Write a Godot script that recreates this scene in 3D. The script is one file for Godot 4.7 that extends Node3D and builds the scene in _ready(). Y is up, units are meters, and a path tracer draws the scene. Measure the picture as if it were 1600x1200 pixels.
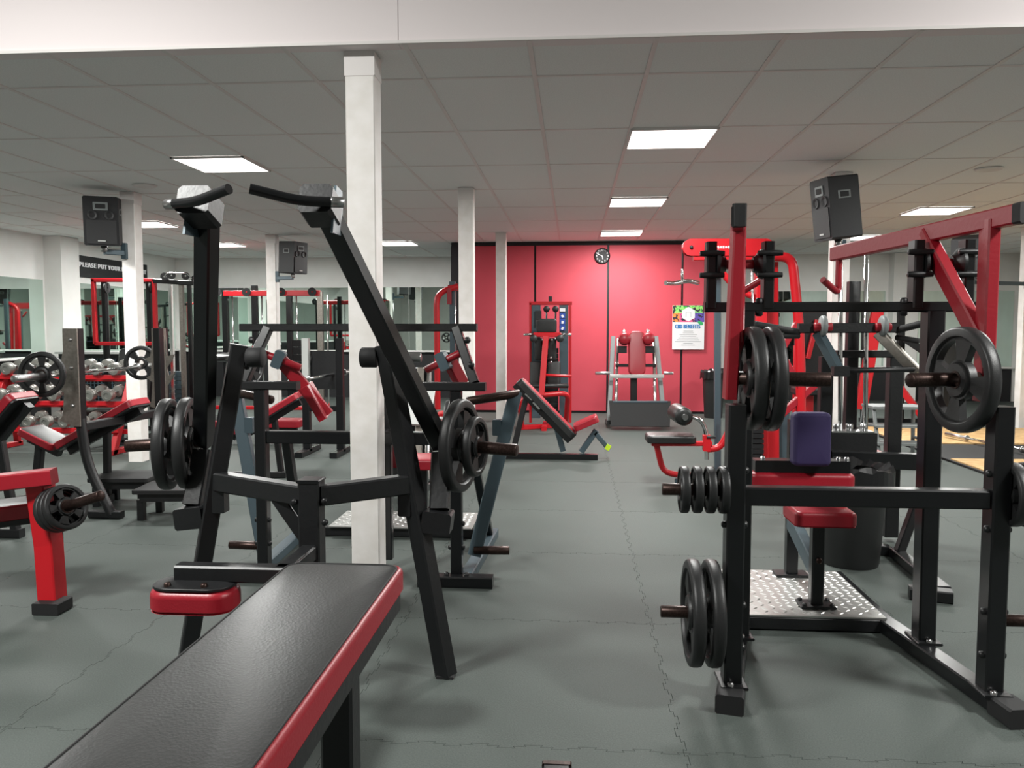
extends Node3D
# A gym hall: x right, y up, -z into the room. Camera at 1.38 m.
const FPX := 1270.0
const CAMH := 1.38
const CEIL := 2.733
const PANEL := 10.0     # strength of a ceiling panel
var M := {}
var cam: Camera3D
var taken := {}
var cache := {}

# ------------------------------------------------------------------ geometry
class MB:
	var v := PackedVector3Array()
	var n := PackedVector3Array()
	func tri(a: Vector3, b: Vector3, c: Vector3, na: Vector3, nb: Vector3, nc: Vector3) -> void:
		if (b - a).cross(c - a).dot(na + nb + nc) > 0.0:
			v.append_array([a, c, b]); n.append_array([na, nc, nb])
		else:
			v.append_array([a, b, c]); n.append_array([na, nb, nc])
	func quad(a: Vector3, b: Vector3, c: Vector3, d: Vector3, m: Vector3) -> void:
		tri(a, b, c, m, m, m); tri(a, c, d, m, m, m)
	func quads(a, b, c, d, na, nb, nc, nd) -> void:
		tri(a, b, c, na, nb, nc); tri(a, c, d, na, nc, nd)
	# prism of a convex outline (local xy), swept from a to b along frame s,u
	func prism(a: Vector3, b: Vector3, s: Vector3, u: Vector3, o: Array) -> void:
		var k := o.size()
		var f := (b - a).normalized()
		for i in k:
			var p: Vector2 = o[i]
			var q: Vector2 = o[(i + 1) % k]
			var e := q - p
			var m := (s * e.y - u * e.x).normalized()
			var mid := s * (p.x + q.x) + u * (p.y + q.y)
			if m.dot(mid) < 0.0: m = -m
			quad(a + s * p.x + u * p.y, a + s * q.x + u * q.y, b + s * q.x + u * q.y, b + s * p.x + u * p.y, m)
		for i in range(1, k - 1):
			var p0: Vector2 = o[0]
			var p1: Vector2 = o[i]
			var p2: Vector2 = o[i + 1]
			tri(a + s * p0.x + u * p0.y, a + s * p1.x + u * p1.y, a + s * p2.x + u * p2.y, -f, -f, -f)
			tri(b + s * p0.x + u * p0.y, b + s * p1.x + u * p1.y, b + s * p2.x + u * p2.y, f, f, f)
	# rectangular tube: w sideways, h along up, chamfered edges
	func beam(a: Vector3, b: Vector3, w := 0.06, h := 0.06, up := Vector3.ZERO, c := 0.006) -> void:
		var f := (b - a).normalized()
		if up == Vector3.ZERO:
			up = Vector3(0, 0, -1) if absf(f.y) > 0.85 else Vector3.UP
		var s := f.cross(up).normalized()
		var u := s.cross(f).normalized()
		var x := w / 2; var y := h / 2
		c = minf(c, minf(x, y) * 0.6)
		prism(a, b, s, u, [Vector2(x - c, -y), Vector2(x, -y + c), Vector2(x, y - c), Vector2(x - c, y), Vector2(-x + c, y), Vector2(-x, y - c), Vector2(-x, -y + c), Vector2(-x + c, -y)])
	func box(c: Vector3, s: Vector3, bas := Basis(), ch := 0.004) -> void:
		beam(c - bas.z * s.z / 2, c + bas.z * s.z / 2, s.x, s.y, bas.y, ch)
	func rod(a: Vector3, b: Vector3, r: float, seg := 14) -> void:
		var l := (b - a).length()
		lathe([Vector2(0, 0), Vector2(r * 0.88, 0), Vector2(r, r * 0.12), Vector2(r, l - r * 0.12), Vector2(r * 0.88, l), Vector2(0, l)], a, b - a, seg)
	func lathe(pr: Array, o: Vector3, axis: Vector3, seg := 20, closed := false) -> void:
		var y := axis.normalized()
		var x := y.cross(Vector3.RIGHT if absf(y.x) < 0.8 else Vector3.UP).normalized()
		var z := x.cross(y)
		var k := pr.size()
		var sn := []
		var cnt := k if closed else k - 1
		# outward side from signed area about profile
		var area := 0.0
		for i in k:
			var p: Vector2 = pr[i]
			var q: Vector2 = pr[(i + 1) % k]
			area += p.x * q.y - q.x * p.y
		for i in cnt:
			var d: Vector2 = pr[(i + 1) % k] - pr[i]
			var m := Vector2(d.y, -d.x).normalized()
			sn.append(m if area >= 0.0 else -m)
		for i in cnt:
			var p: Vector2 = pr[i]
			var q: Vector2 = pr[(i + 1) % k]
			var m0: Vector2 = sn[i]
			var m1: Vector2 = sn[i]
			var pv: int = (i - 1 + cnt) % cnt if closed else maxi(i - 1, 0)
			var nx: int = (i + 1) % cnt if closed else mini(i + 1, cnt - 1)
			if m0.dot(sn[pv]) > 0.6: m0 = (m0 + sn[pv]).normalized()
			if m1.dot(sn[nx]) > 0.6: m1 = (m1 + sn[nx]).normalized()
			for j in seg:
				var t0 := TAU * j / seg
				var t1 := TAU * (j + 1) / seg
				var d0 := x * cos(t0) + z * sin(t0)
				var d1 := x * cos(t1) + z * sin(t1)
				var a := o + d0 * p.x + y * p.y
				var b := o + d1 * p.x + y * p.y
				var c := o + d1 * q.x + y * q.y
				var e := o + d0 * q.x + y * q.y
				var na := d0 * m0.x + y * m0.y
				var nb := d1 * m0.x + y * m0.y
				var nc := d1 * m1.x + y * m1.y
				var ne := d0 * m1.x + y * m1.y
				if p.x > 1e-5: tri(a, b, c, na, nb, nc)
				if q.x > 1e-5: tri(a, c, e, na, nc, ne)
	# round tube along points with rounded bends
	func path(pts: Array, r: float, bend := 0.06, seg := 12) -> void:
		var p := []
		for i in pts.size():
			if i == 0 or i == pts.size() - 1:
				p.append(pts[i]); continue
			var a: Vector3 = pts[i - 1]
			var b: Vector3 = pts[i]
			var c: Vector3 = pts[i + 1]
			var k := minf(bend, minf((a - b).length(), (c - b).length()) * 0.49)
			var s := b + (a - b).normalized() * k
			var e := b + (c - b).normalized() * k
			for t in 6:
				var q := t / 5.0
				p.append(s.lerp(b, q).lerp(b.lerp(e, q), q))
		var rings := []
		var up := Vector3.UP
		for i in p.size():
			var d: Vector3 = (p[mini(i + 1, p.size() - 1)] - p[maxi(i - 1, 0)]).normalized()
			if i == 0 and absf(d.y) > 0.9: up = Vector3.RIGHT
			var s := d.cross(up).normalized()
			up = s.cross(d).normalized()
			var ring := []
			for j in seg:
				ring.append(s * cos(TAU * j / seg) + up * sin(TAU * j / seg))
			rings.append(ring)
		for i in p.size() - 1:
			for j in seg:
				var k := (j + 1) % seg
				quads(p[i] + rings[i][j] * r, p[i] + rings[i][k] * r, p[i + 1] + rings[i + 1][k] * r, p[i + 1] + rings[i + 1][j] * r, rings[i][j], rings[i][k], rings[i + 1][k], rings[i + 1][j])
		for e in [0, p.size() - 1]:
			var m: Vector3 = (p[0] - p[1]).normalized() if e == 0 else (p[e] - p[e - 1]).normalized()
			for j in range(1, seg - 1):
				tri(p[e] + rings[e][0] * r, p[e] + rings[e][j] * r, p[e] + rings[e][j + 1] * r, m, m, m)
	# square tube along points (mitred)
	func run(pts: Array, w := 0.06, h := 0.06, up := Vector3.ZERO) -> void:
		for i in pts.size() - 1:
			var d: Vector3 = (pts[i + 1] - pts[i]).normalized() * 0.02
			beam(pts[i] - (d if i > 0 else Vector3.ZERO), pts[i + 1] + (d if i < pts.size() - 2 else Vector3.ZERO), w, h, up)
	# upholstered pad: rounded in plan (rc) and at the edges (re); what 0 all, 1 sides and bottom, 2 top
	func pad(c: Vector3, size: Vector3, bas := Basis(), rc := 0.03, re := 0.015, what := 0, crown := 0.006) -> void:
		var hx := size.x / 2; var hz := size.z / 2; var hy := size.y / 2
		rc = minf(rc, minf(hx, hz) * 0.98)
		var o := []
		var on := []
		for q in 4:
			var sx: float = [1, -1, -1, 1][q]
			var sz: float = [1, 1, -1, -1][q]
			for k in 6:
				var t := PI / 2 * (q + k / 5.0)
				on.append(Vector2(cos(t), sin(t)))
				o.append(Vector2(sx * (hx - rc), sz * (hz - rc)) + Vector2(cos(t), sin(t)) * rc)
		var lay := []   # y, inset, normal slope
		for k in 4:
			var t := PI / 2 * k / 3.0
			lay.append([-hy + re * 0.5 * (1 - sin(t)), re * 0.5 * (1 - cos(t)), -cos(t)])
		lay.reverse()
		lay = []
		lay.append([-hy, re * 0.4, -0.8])
		lay.append([-hy + re * 0.4, 0.0, 0.0])
		for k in 5:
			var t := PI / 2 * k / 4.0
			lay.append([hy - re + re * sin(t), re * (1 - cos(t)), sin(t)])
		var m := o.size()
		if what != 2:
			for i in lay.size() - 1:
				for j in m:
					var k := (j + 1) % m
					var pp := []
					var nn := []
					for e in [[i, j], [i, k], [i + 1, k], [i + 1, j]]:
						var L: Array = lay[e[0]]
						var P: Vector2 = o[e[1]] - on[e[1]] * L[1]
						pp.append(c + bas * Vector3(P.x, L[0], P.y))
						var hn := sqrt(maxf(0.0, 1.0 - L[2] * L[2]))
						nn.append((bas * Vector3(on[e[1]].x * hn, L[2], on[e[1]].y * hn)).normalized())
					quads(pp[0], pp[1], pp[2], pp[3], nn[0], nn[1], nn[2], nn[3])
			for j in m:
				var k := (j + 1) % m
				var d: Vector3 = -bas.y
				tri(c + bas * Vector3(0, -hy, 0), c + bas * Vector3(o[j].x * 0.98, -hy, o[j].y * 0.98), c + bas * Vector3(o[k].x * 0.98, -hy, o[k].y * 0.98), d, d, d)
		if what != 1:
			var sc := [1.0, 0.8, 0.45, 0.0]
			var hh := [0.0, crown * 0.7, crown * 0.95, crown]
			var up: Vector3 = bas.y
			for i in 3:
				for j in m:
					var k := (j + 1) % m
					var pp := []
					var nn := []
					for e in [[i, j], [i, k], [i + 1, k], [i + 1, j]]:
						var P: Vector2 = (o[e[1]] - on[e[1]] * re) * sc[e[0]]
						pp.append(c + bas * Vector3(P.x, hy + hh[e[0]], P.y))
						var tl: float = [0.12, 0.06, 0.02, 0.0][e[0]]
						nn.append((up + bas * Vector3(on[e[1]].x, 0, on[e[1]].y) * tl).normalized())
					tri(pp[0], pp[1], pp[2], nn[0], nn[1], nn[2])
					if i < 2: tri(pp[0], pp[2], pp[3], nn[0], nn[2], nn[3])
	# slab of any outline (Vector2 list in the plane x,y of bas), thickness along bas.z
	func slab(o: PackedVector2Array, at: Vector3, bas: Basis, t: float) -> void:
		var idx := Geometry2D.triangulate_polygon(o)
		for s in [-0.5, 0.5]:
			var m: Vector3 = bas.z * signf(s)
			for i in range(0, idx.size(), 3):
				var q := []
				for e in 3:
					var p := o[idx[i + e]]
					q.append(at + bas.x * p.x + bas.y * p.y + bas.z * t * s)
				tri(q[0], q[1], q[2], m, m, m)
		var cw := Geometry2D.is_polygon_clockwise(o)
		for i in o.size():
			var p := o[i]
			var q := o[(i + 1) % o.size()]
			var e := (q - p).normalized()
			var m2 := Vector2(e.y, -e.x) * (-1.0 if cw else 1.0)
			var A := at + bas.x * p.x + bas.y * p.y
			var B := at + bas.x * q.x + bas.y * q.y
			var h: Vector3 = bas.z * t / 2
			quad(A - h, B - h, B + h, A + h, bas.x * m2.x + bas.y * m2.y)
	func sector(r0: float, r1: float, t0: float, t1: float, y: float, seg := 6) -> void:
		for j in seg:
			var a := lerpf(t0, t1, float(j) / seg)
			var b := lerpf(t0, t1, float(j + 1) / seg)
			var da := Vector3(cos(a), 0, sin(a)); var db := Vector3(cos(b), 0, sin(b))
			for s: float in [-1.0, 1.0]:
				var u := Vector3(0, y / 2 * s, 0)
				quad(da * r0 + u, da * r1 + u, db * r1 + u, db * r0 + u, Vector3(0, s, 0))
		for e in [[t0, -1.0], [t1, 1.0]]:
			var d := Vector3(cos(e[0]), 0, sin(e[0]))
			var u := Vector3(0, y / 2, 0)
			quad(d * r0 - u, d * r1 - u, d * r1 + u, d * r0 + u, Vector3(-sin(e[0]), 0, cos(e[0])) * e[1])
	func mesh(off := Vector3.ZERO) -> ArrayMesh:
		var vv := v
		if off != Vector3.ZERO:
			vv = PackedVector3Array()
			for p in v: vv.append(p - off)
		var a := []
		a.resize(Mesh.ARRAY_MAX)
		a[Mesh.ARRAY_VERTEX] = vv
		a[Mesh.ARRAY_NORMAL] = n
		var m := ArrayMesh.new()
		m.add_surface_from_arrays(Mesh.PRIMITIVE_TRIANGLES, a)
		return m

# ------------------------------------------------------------------ naming, placing
func numbered(s: String) -> String:
	var k: int = taken.get(s, 0)
	taken[s] = k + 1
	return s if k == 0 else "%s_%03d" % [s, k]
func metas(o: Node, label := "", category := "", group := "", kind := "") -> void:
	if label: o.set_meta("label", label)
	if category: o.set_meta("category", category)
	if group: o.set_meta("group", group)
	if kind: o.set_meta("kind", kind)
func thing(called: String, label: String, category: String, at := Vector3.ZERO, group := "") -> Node3D:
	var o := Node3D.new()
	o.name = numbered(called)
	add_child(o)
	o.position = at
	metas(o, label, category, group)
	return o
# a part given in world coordinates, put under its thing (which is only moved, not turned)
func part(m: MB, called: String, mat: Material, parent: Node3D = self, label := "") -> MeshInstance3D:
	var o := MeshInstance3D.new()
	o.name = called if parent != self else numbered(called)
	var off := Vector3.ZERO
	var q: Node3D = parent
	while q != self and q != null:
		off += q.position
		q = q.get_parent() as Node3D
	o.mesh = m.mesh(off)
	o.material_override = mat
	parent.add_child(o, true)
	if label: o.set_meta("label", label)
	return o
func setting(m: MB, called: String, mat: Material, label := "") -> MeshInstance3D:
	var o := part(m, called, mat)
	metas(o, label, "", "", "structure")
	return o
# a pixel of the 1600x1200 photograph to the point at depth d (world z = -d), or at height h
func ray(px: float, py: float) -> Vector3:
	var b := cam.transform.basis
	return b.x * (px - 800.0) / FPX + b.y * (600.0 - py) / FPX - b.z
func U(px: float, py: float, d: float) -> Vector3:
	var r := ray(px, py)
	return Vector3(0, CAMH, 0) + r * (d / -r.z)
func G(px: float, py: float, h := 0.0) -> Vector3:
	var r := ray(px, py)
	return Vector3(0, CAMH, 0) + r * ((h - CAMH) / r.y)
func one_beam(called: String, mat: Material, parent: Node3D, a: Vector3, b: Vector3, w := 0.06, h := 0.06, up := Vector3.ZERO) -> MeshInstance3D:
	var m := MB.new()
	m.beam(a, b, w, h, up)
	return part(m, called, mat, parent)
func one_rod(called: String, mat: Material, parent: Node3D, a: Vector3, b: Vector3, r: float) -> MeshInstance3D:
	var m := MB.new()
	m.rod(a, b, r)
	return part(m, called, mat, parent)
func one_path(called: String, mat: Material, parent: Node3D, pts: Array, r: float, bend := 0.06) -> MeshInstance3D:
	var m := MB.new()
	m.path(pts, r, bend)
	return part(m, called, mat, parent)
func one_pad(called: String, mat: Material, parent: Node3D, c: Vector3, size: Vector3, bas := Basis(), rc := 0.03, re := 0.015) -> MeshInstance3D:
	var m := MB.new()
	m.pad(c, size, bas, rc, re)
	return part(m, called, mat, parent)
func one_box(called: String, mat: Material, parent: Node3D, c: Vector3, size: Vector3, bas := Basis(), ch := 0.004) -> MeshInstance3D:
	var m := MB.new()
	m.box(c, size, bas, ch)
	return part(m, called, mat, parent)
func bolts(parent: Node3D, pts: Array, axis: Vector3, r := 0.012, mat: Material = null) -> void:
	for p in pts:
		var m := MB.new()
		m.lathe([Vector2(0, -0.004), Vector2(r, -0.004), Vector2(r, r * 0.7), Vector2(r * 0.6, r * 1.1), Vector2(0, r * 1.1)], p, axis, 8)
		part(m, "bolt", mat if mat else M.steel, parent)
func basis_of(x: Vector3, y: Vector3) -> Basis:
	x = x.normalized()
	var z := x.cross(y).normalized()
	return Basis(x, z.cross(x).normalized(), z)

# ------------------------------------------------------------------ materials
func noise_tex(freq: float, lo: Color, hi: Color, sd: int, size := 256, oct := 3, kind := FastNoiseLite.TYPE_SIMPLEX_SMOOTH) -> ImageTexture:
	var f := FastNoiseLite.new()
	f.seed = sd
	f.noise_type = kind
	f.frequency = freq
	f.fractal_octaves = oct
	var g := f.get_seamless_image(size, size)
	var im := Image.create(size, size, true, Image.FORMAT_RGB8)
	for y in size:
		for x in size:
			im.set_pixel(x, y, lo.lerp(hi, g.get_pixel(x, y).r))
	im.generate_mipmaps()
	return ImageTexture.create_from_image(im)
func bump_tex(freq: float, sd: int, amount: float, size := 256, kind := FastNoiseLite.TYPE_SIMPLEX_SMOOTH) -> ImageTexture:
	var f := FastNoiseLite.new()
	f.seed = sd
	f.noise_type = kind
	f.frequency = freq
	f.fractal_octaves = 3
	var g := f.get_seamless_image(size, size)
	g.convert(Image.FORMAT_RGBA8)
	g.bump_map_to_normal_map(amount)
	g.generate_mipmaps()
	return ImageTexture.create_from_image(g)
func mat(c: Color, rough := 0.5, metal := 0.0, spec := 0.5) -> StandardMaterial3D:
	var m := StandardMaterial3D.new()
	m.albedo_color = c
	m.roughness = rough
	m.metallic = metal
	m.metallic_specular = spec
	return m
func textured(m: StandardMaterial3D, tex: Texture2D, scale: float, nrm: Texture2D = null, depth := 0.5) -> StandardMaterial3D:
	if tex: m.albedo_texture = tex
	m.uv1_triplanar = true
	m.uv1_world_triplanar = true
	m.uv1_scale = Vector3.ONE * scale
	if nrm:
		m.normal_enabled = true
		m.normal_texture = nrm
		m.normal_scale = depth
	return m
func materials() -> void:
	var grain := noise_tex(0.03, Color(0.86, 0.86, 0.86), Color(1, 1, 1), 3)
	var leather := bump_tex(0.12, 5, 3.0, 256, FastNoiseLite.TYPE_CELLULAR)
	var peel := bump_tex(0.05, 8, 1.2)
	var speck := noise_tex(0.09, Color(0.80, 0.82, 0.81), Color(1, 1, 1), 11, 512, 5)
	var rough_rubber := bump_tex(0.15, 12, 2.5, 256)
	M.black = textured(mat(Color(0.075, 0.078, 0.085), 0.42), null, 3.0, peel, 0.25)
	M.gloss = mat(Color(0.058, 0.062, 0.07), 0.3)
	M.red = textured(mat(Color(0.58, 0.085, 0.14), 0.38), null, 3.0, peel, 0.25)
	M.bright_red = mat(Color(0.72, 0.085, 0.125), 0.35)
	M.slate = mat(Color(0.27, 0.33, 0.36), 0.4, 0.2)
	M.steel = mat(Color(0.72, 0.72, 0.72), 0.28, 1.0)
	M.brushed = textured(mat(Color(0.64, 0.62, 0.59), 0.42, 0.9), grain, 4.0)
	M.chrome = mat(Color(0.88, 0.88, 0.88), 0.12, 1.0)
	M.worn = textured(mat(Color(0.30, 0.24, 0.22), 0.38, 0.75), noise_tex(0.05, Color(0.6, 0.55, 0.55), Color(1, 1, 1), 21), 7.0)
	M.plate = textured(mat(Color(0.115, 0.117, 0.12), 0.45), null, 6.0, rough_rubber, 0.25)
	M.rubber = mat(Color(0.09, 0.09, 0.095), 0.7)
	M.vinyl = textured(mat(Color(0.125, 0.13, 0.13), 0.40), noise_tex(0.02, Color(0.85, 0.85, 0.85), Color(1, 1, 1), 14), 5.0, leather, 0.14)
	M.red_vinyl = textured(mat(Color(0.57, 0.08, 0.14), 0.4), null, 5.0, leather, 0.15)
	M.purple = mat(Color(0.14, 0.095, 0.27), 0.75)
	M.bulkhead = mat(Color(0.92, 0.885, 0.885), 0.7)
	M.white = textured(mat(Color(0.915, 0.915, 0.905), 0.75), noise_tex(0.008, Color(0.955, 0.95, 0.945), Color(1, 1, 1), 4, 256, 4), 0.6)
	M.paint = textured(mat(Color(0.925, 0.91, 0.90), 0.55), noise_tex(0.02, Color(0.94, 0.935, 0.92), Color(1, 1, 1), 6, 256, 4), 1.2, peel, 0.2)
	M.tile = textured(mat(Color(0.955, 0.96, 0.955), 0.9), noise_tex(0.2, Color(0.93, 0.93, 0.93), Color(1, 1, 1), 9, 256, 3), 2.0)
	M.grid = mat(Color(0.88, 0.86, 0.85), 0.5)
	M.redwall = textured(mat(Color(0.74, 0.255, 0.31), 0.6), noise_tex(0.01, Color(0.96, 0.95, 0.95), Color(1, 1, 1), 16, 256, 4), 0.5)
	M.dark = mat(Color(0.095, 0.095, 0.105), 0.6)
	M.mirror = mat(Color(0.86, 0.93, 0.90), 0.015, 1.0)
	M.mat = textured(mat(Color(0.325, 0.347, 0.336), 0.62, 0.0, 0.3), speck, 3.0, rough_rubber, 0.10)
	M.under = mat(Color(0.12, 0.12, 0.12), 0.9)
	M.wood = textured(mat(Color(0.84, 0.70, 0.50), 0.45), noise_tex(0.02, Color(0.82, 0.78, 0.72), Color(1, 1, 1), 31), 1.5)
	M.grey = mat(Color(0.46, 0.48, 0.48), 0.5)
	M.pale = mat(Color(0.72, 0.73, 0.72), 0.45, 0.3)
	M.bin = mat(Color(0.115, 0.12, 0.12), 0.5)
	M.bag = mat(Color(0.10, 0.10, 0.105), 0.25)
	M.sheet = mat(Color(0.84, 0.84, 0.85), 0.7)
	M.paper = mat(Color(0.94, 0.94, 0.95), 0.7)
	M.ink = mat(Color(0.13, 0.42, 0.66), 0.7)
	M.cone = mat(Color(0.15, 0.15, 0.155), 0.6)
	M.bell = mat(Color(0.58, 0.58, 0.56), 0.4, 0.6)
	M.yellow = mat(Color(0.72, 0.85, 0.15), 0.6)
	M.blue = mat(Color(0.15, 0.30, 0.66), 0.5)
	M.glow = mat(Color(1, 1, 1), 0.6)
	M.glow.emission_enabled = true
	M.glow.emission = Color(1.0, 0.99, 0.97)
	M.glow.emission_energy_multiplier = 4.0

# ------------------------------------------------------------------ the room
func light_panel(x: float, z: float, y: float, energy: float, label: String, sx := 0.6, sz := 0.6) -> void:
	var t := thing("ceiling_light", label, "light", Vector3(x, y, z), "square light panels in the ceiling")
	var m := MB.new()
	m.box(Vector3(x, y - 0.006, z), Vector3(sx - 0.03, 0.012, sz - 0.03))
	part(m, "diffuser", M.glow, t)
	m = MB.new()
	for s in [-1, 1]:
		m.box(Vector3(x + s * (sx / 2 - 0.008), y - 0.007, z), Vector3(0.016, 0.016, sz))
		m.box(Vector3(x, y - 0.007, z + s * (sz / 2 - 0.008)), Vector3(sx, 0.016, 0.016))
	part(m, "frame", M.grid, t)
	var l := AreaLight3D.new()
	l.name = "panel_light"
	l.area_size = Vector2(sx - 0.04, sz - 0.04)
	l.light_energy = energy
	l.light_color = Color(1.0, 1.0, 0.985)
	l.shadow_enabled = true
	l.area_range = 40.0
	l.area_attenuation = 2.0
	t.add_child(l)
	l.position = Vector3(0, -0.02, 0)
	l.rotation_degrees = Vector3(-90, 0, 0)

func wall_box(called: String, m: Material, a: Vector3, b: Vector3, label: String) -> MeshInstance3D:
	var q := MB.new()
	q.box((a + b) / 2, (b - a).abs(), Basis(), 0.001)
	return setting(q, called, m, label)

func column(x: float, z: float, label: String, top := CEIL) -> void:
	var q := MB.new()
	q.beam(Vector3(x, 0, z), Vector3(x, top, z), 0.145, 0.145, Vector3.ZERO, 0.005)
	var o := setting(q, "column", M.paint, label)
	q = MB.new()
	q.box(Vector3(x, top - 0.06, z), Vector3(0.152, 0.12, 0.152))
	part(q, "collar", M.grid, o)

func mirror_run(a: Vector3, b: Vector3, normal: Vector3, n: int, label: String) -> void:
	var t := thing("wall_mirror", label, "mirror", Vector3((a.x + b.x) / 2, a.y, (a.z + b.z) / 2))
	var along := Vector3(b.x - a.x, 0, b.z - a.z) / n
	var d := along.normalized()
	for i in n:
		var c := Vector3(a.x, (a.y + b.y) / 2, a.z) + along * (i + 0.5) + normal * 0.006
		var q := MB.new()
		q.beam(c - Vector3(0, (b.y - a.y) / 2, 0), c + Vector3(0, (b.y - a.y) / 2, 0), along.length() - 0.006, 0.006, normal, 0.001)
		part(q, "pane", M.mirror, t)
	var q2 := MB.new()
	q2.beam(Vector3(a.x, a.y - 0.02, a.z) + normal * 0.05, Vector3(b.x, a.y - 0.02, b.z) + normal * 0.05, 0.10, 0.035)
	part(q2, "ledge", M.white, t, "white ledge under the mirror")

func room() -> void:
	# floor slab and rubber mats with jigsaw edges
	var base := wall_box("floor", M.under, Vector3(-8, -0.2, 6), Vector3(8.4, -0.012, -16), "dark grey rubber mat floor with jigsaw seams")
	var S := 1.158
	var N := 13
	var f := PackedVector2Array()      # edge wave: (along, offset)
	for k in N:
		var t0 := S * (k + 0.12) / N
		var w := S / N
		var s := 0.011 if k % 2 == 0 else -0.011
		f.append_array([Vector2(t0 + w * 0.12, 0), Vector2(t0 + w * 0.04, s), Vector2(t0 + w * 0.72, s), Vector2(t0 + w * 0.64, 0)])
	var poly := PackedVector2Array()
	poly.append(Vector2(0, 0))
	for p in f: poly.append(Vector2(p.x, p.y))
	poly.append(Vector2(S, 0))
	for p in f: poly.append(Vector2(S + p.y, p.x))
	poly.append(Vector2(S, S))
	for i in f.size(): poly.append(Vector2(f[f.size() - 1 - i].x, S + f[f.size() - 1 - i].y))
	poly.append(Vector2(0, S))
	for i in f.size(): poly.append(Vector2(f[f.size() - 1 - i].y, f[f.size() - 1 - i].x))
	poly = Geometry2D.offset_polygon(poly, -0.0008)[0]
	var q := MB.new()
	q.slab(poly, Vector3(0, -0.006, 0), Basis(Vector3.RIGHT, Vector3(0, 0, 1), Vector3.UP), 0.012)
	var mm := q.mesh()
	for i in 14:
		for j in 14:
			var o := MeshInstance3D.new()
			o.mesh = mm
			o.material_override = M.mat
			o.name = "rubber_mat"
			base.add_child(o, true)
			o.position = Vector3(0.366 + (i - 7) * S, 0, 0.889 - (j + 1) * S)
	q = MB.new()
	q.box(Vector3(0.2, -0.006, 3.46), Vector3(16.2, 0.012, 5.1))
	q.box(Vector3(-7.81, -0.006, -7.2), Vector3(0.15, 0.012, 16.2))
	q.box(Vector3(0.2, -0.006, -15.53), Vector3(16.2, 0.012, 0.38))
	part(q, "mat_border", M.mat, base)
	# low ceiling: tiles in a grid
	q = MB.new()
	q.box(Vector3(0.15, CEIL + 0.14, -9.99), Vector3(16.4, 0.2, 11.9))
	var ce := setting(q, "ceiling", M.grid, "suspended ceiling of white tiles in a thin metal grid")
	var xs := [-7.87]
	for k in 27: xs.append(-7.415 + 0.6 * k)
	var zs := [3.95]
	for k in 10: zs.append(4.51 + 1.2 * k)
	zs.append(15.7)
	for i in xs.size() - 1:
		for j in zs.size() - 1:
			var x0: float = xs[i]; var x1: float = xs[i + 1]
			var z0: float = zs[j]; var z1: float = zs[j + 1]
			if x0 > -1.9 and x1 < 2.2 and z0 > 13.1: continue
			var key := "tile%.2f_%.2f" % [x1 - x0, z1 - z0]
			if not cache.has(key):
				q = MB.new()
				q.box(Vector3.ZERO, Vector3(x1 - x0 - 0.022, 0.016, z1 - z0 - 0.022), Basis(), 0.003)
				cache[key] = q.mesh()
			var o := MeshInstance3D.new()
			o.mesh = cache[key]
			o.material_override = M.tile
			o.name = "ceiling_tile"
			ce.add_child(o, true)
			o.position = Vector3((x0 + x1) / 2, CEIL + 0.012, -(z0 + z1) / 2)
	q = MB.new()
	for x in xs: q.box(Vector3(x, CEIL + 0.006, -9.82), Vector3(0.024, 0.014, 11.74), Basis(), 0.001)
	for z in zs: q.box(Vector3(0.15, CEIL + 0.0075, -z), Vector3(16.05, 0.014, 0.024), Basis(), 0.001)
	part(q, "grid_rail", M.grid, ce)
	# higher ceiling and bulkhead over the place where the camera stands
	wall_box("ceiling_front", M.white, Vector3(-8, 3.6, 6), Vector3(8.4, 3.75, -4.1), "higher white ceiling before the bulkhead")
	var sx := U(622, 30, 3.95).x
	var bh := wall_box("wall_bulkhead", M.bulkhead, Vector3(-8, 2.733, -3.95), Vector3(sx - 0.0015, 3.7, -4.03), "white bulkhead where the ceiling drops")
	q = MB.new()
	q.box(Vector3((sx + 8.4) / 2 + 0.001, 3.2165, -3.99), Vector3(8.4 - sx, 0.967, 0.08), Basis(), 0.001)
	part(q, "board", M.bulkhead, bh)
	wall_box("wall_left", M.white, Vector3(-7.87, 0, 6), Vector3(-8.1, 3.7, -16), "white wall along the mirror side")
	wall_box("wall_right", M.white, Vector3(8.185, 0, 6), Vector3(8.4, 3.7, -16), "white wall on the platform side")
	wall_box("wall_front", M.white, Vector3(-8, 0, 5.8), Vector3(8.4, 3.7, 6), "white wall behind the viewer")
	wall_box("wall_back", M.white, Vector3(-8, 0, -15.7), Vector3(8.4, 2.75, -15.95), "white end wall of the hall")
	# dark dado below the mirrors
	wall_box("trim_1", M.dark, Vector3(-7.87, 0, -4.4), Vector3(-7.845, 0.9, -15.7), "dark panel below the side mirror")
	wall_box("trim_2", M.dark, Vector3(-7.8, 0, -15.7), Vector3(-2.0, 0.9, -15.675), "dark panel below the end mirror")
	wall_box("trim_3", M.dark, Vector3(2.4, 0, -15.7), Vector3(8.1, 0.6, -15.675), "dark panel below the mirror past the red wall")
	mirror_run(Vector3(-7.87, 0.95, -4.4), Vector3(-7.87, 2.08, -11.6), Vector3.RIGHT, 6, "long mirror on the side wall before the white pilaster")
	mirror_run(Vector3(-7.87, 0.95, -12.15), Vector3(-7.87, 2.08, -15.6), Vector3.RIGHT, 3, "mirror on the side wall under the black lettered sign")
	mirror_run(Vector3(-7.75, 0.93, -15.7), Vector3(-2.05, 2.15, -15.7), Vector3.BACK, 5, "wide mirror on the end wall beside the red wall")
	mirror_run(Vector3(3.0, 0.65, -15.7), Vector3(5.8, 2.05, -15.7), Vector3.BACK, 3, "mirror on the end wall behind the red cable machine")
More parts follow.
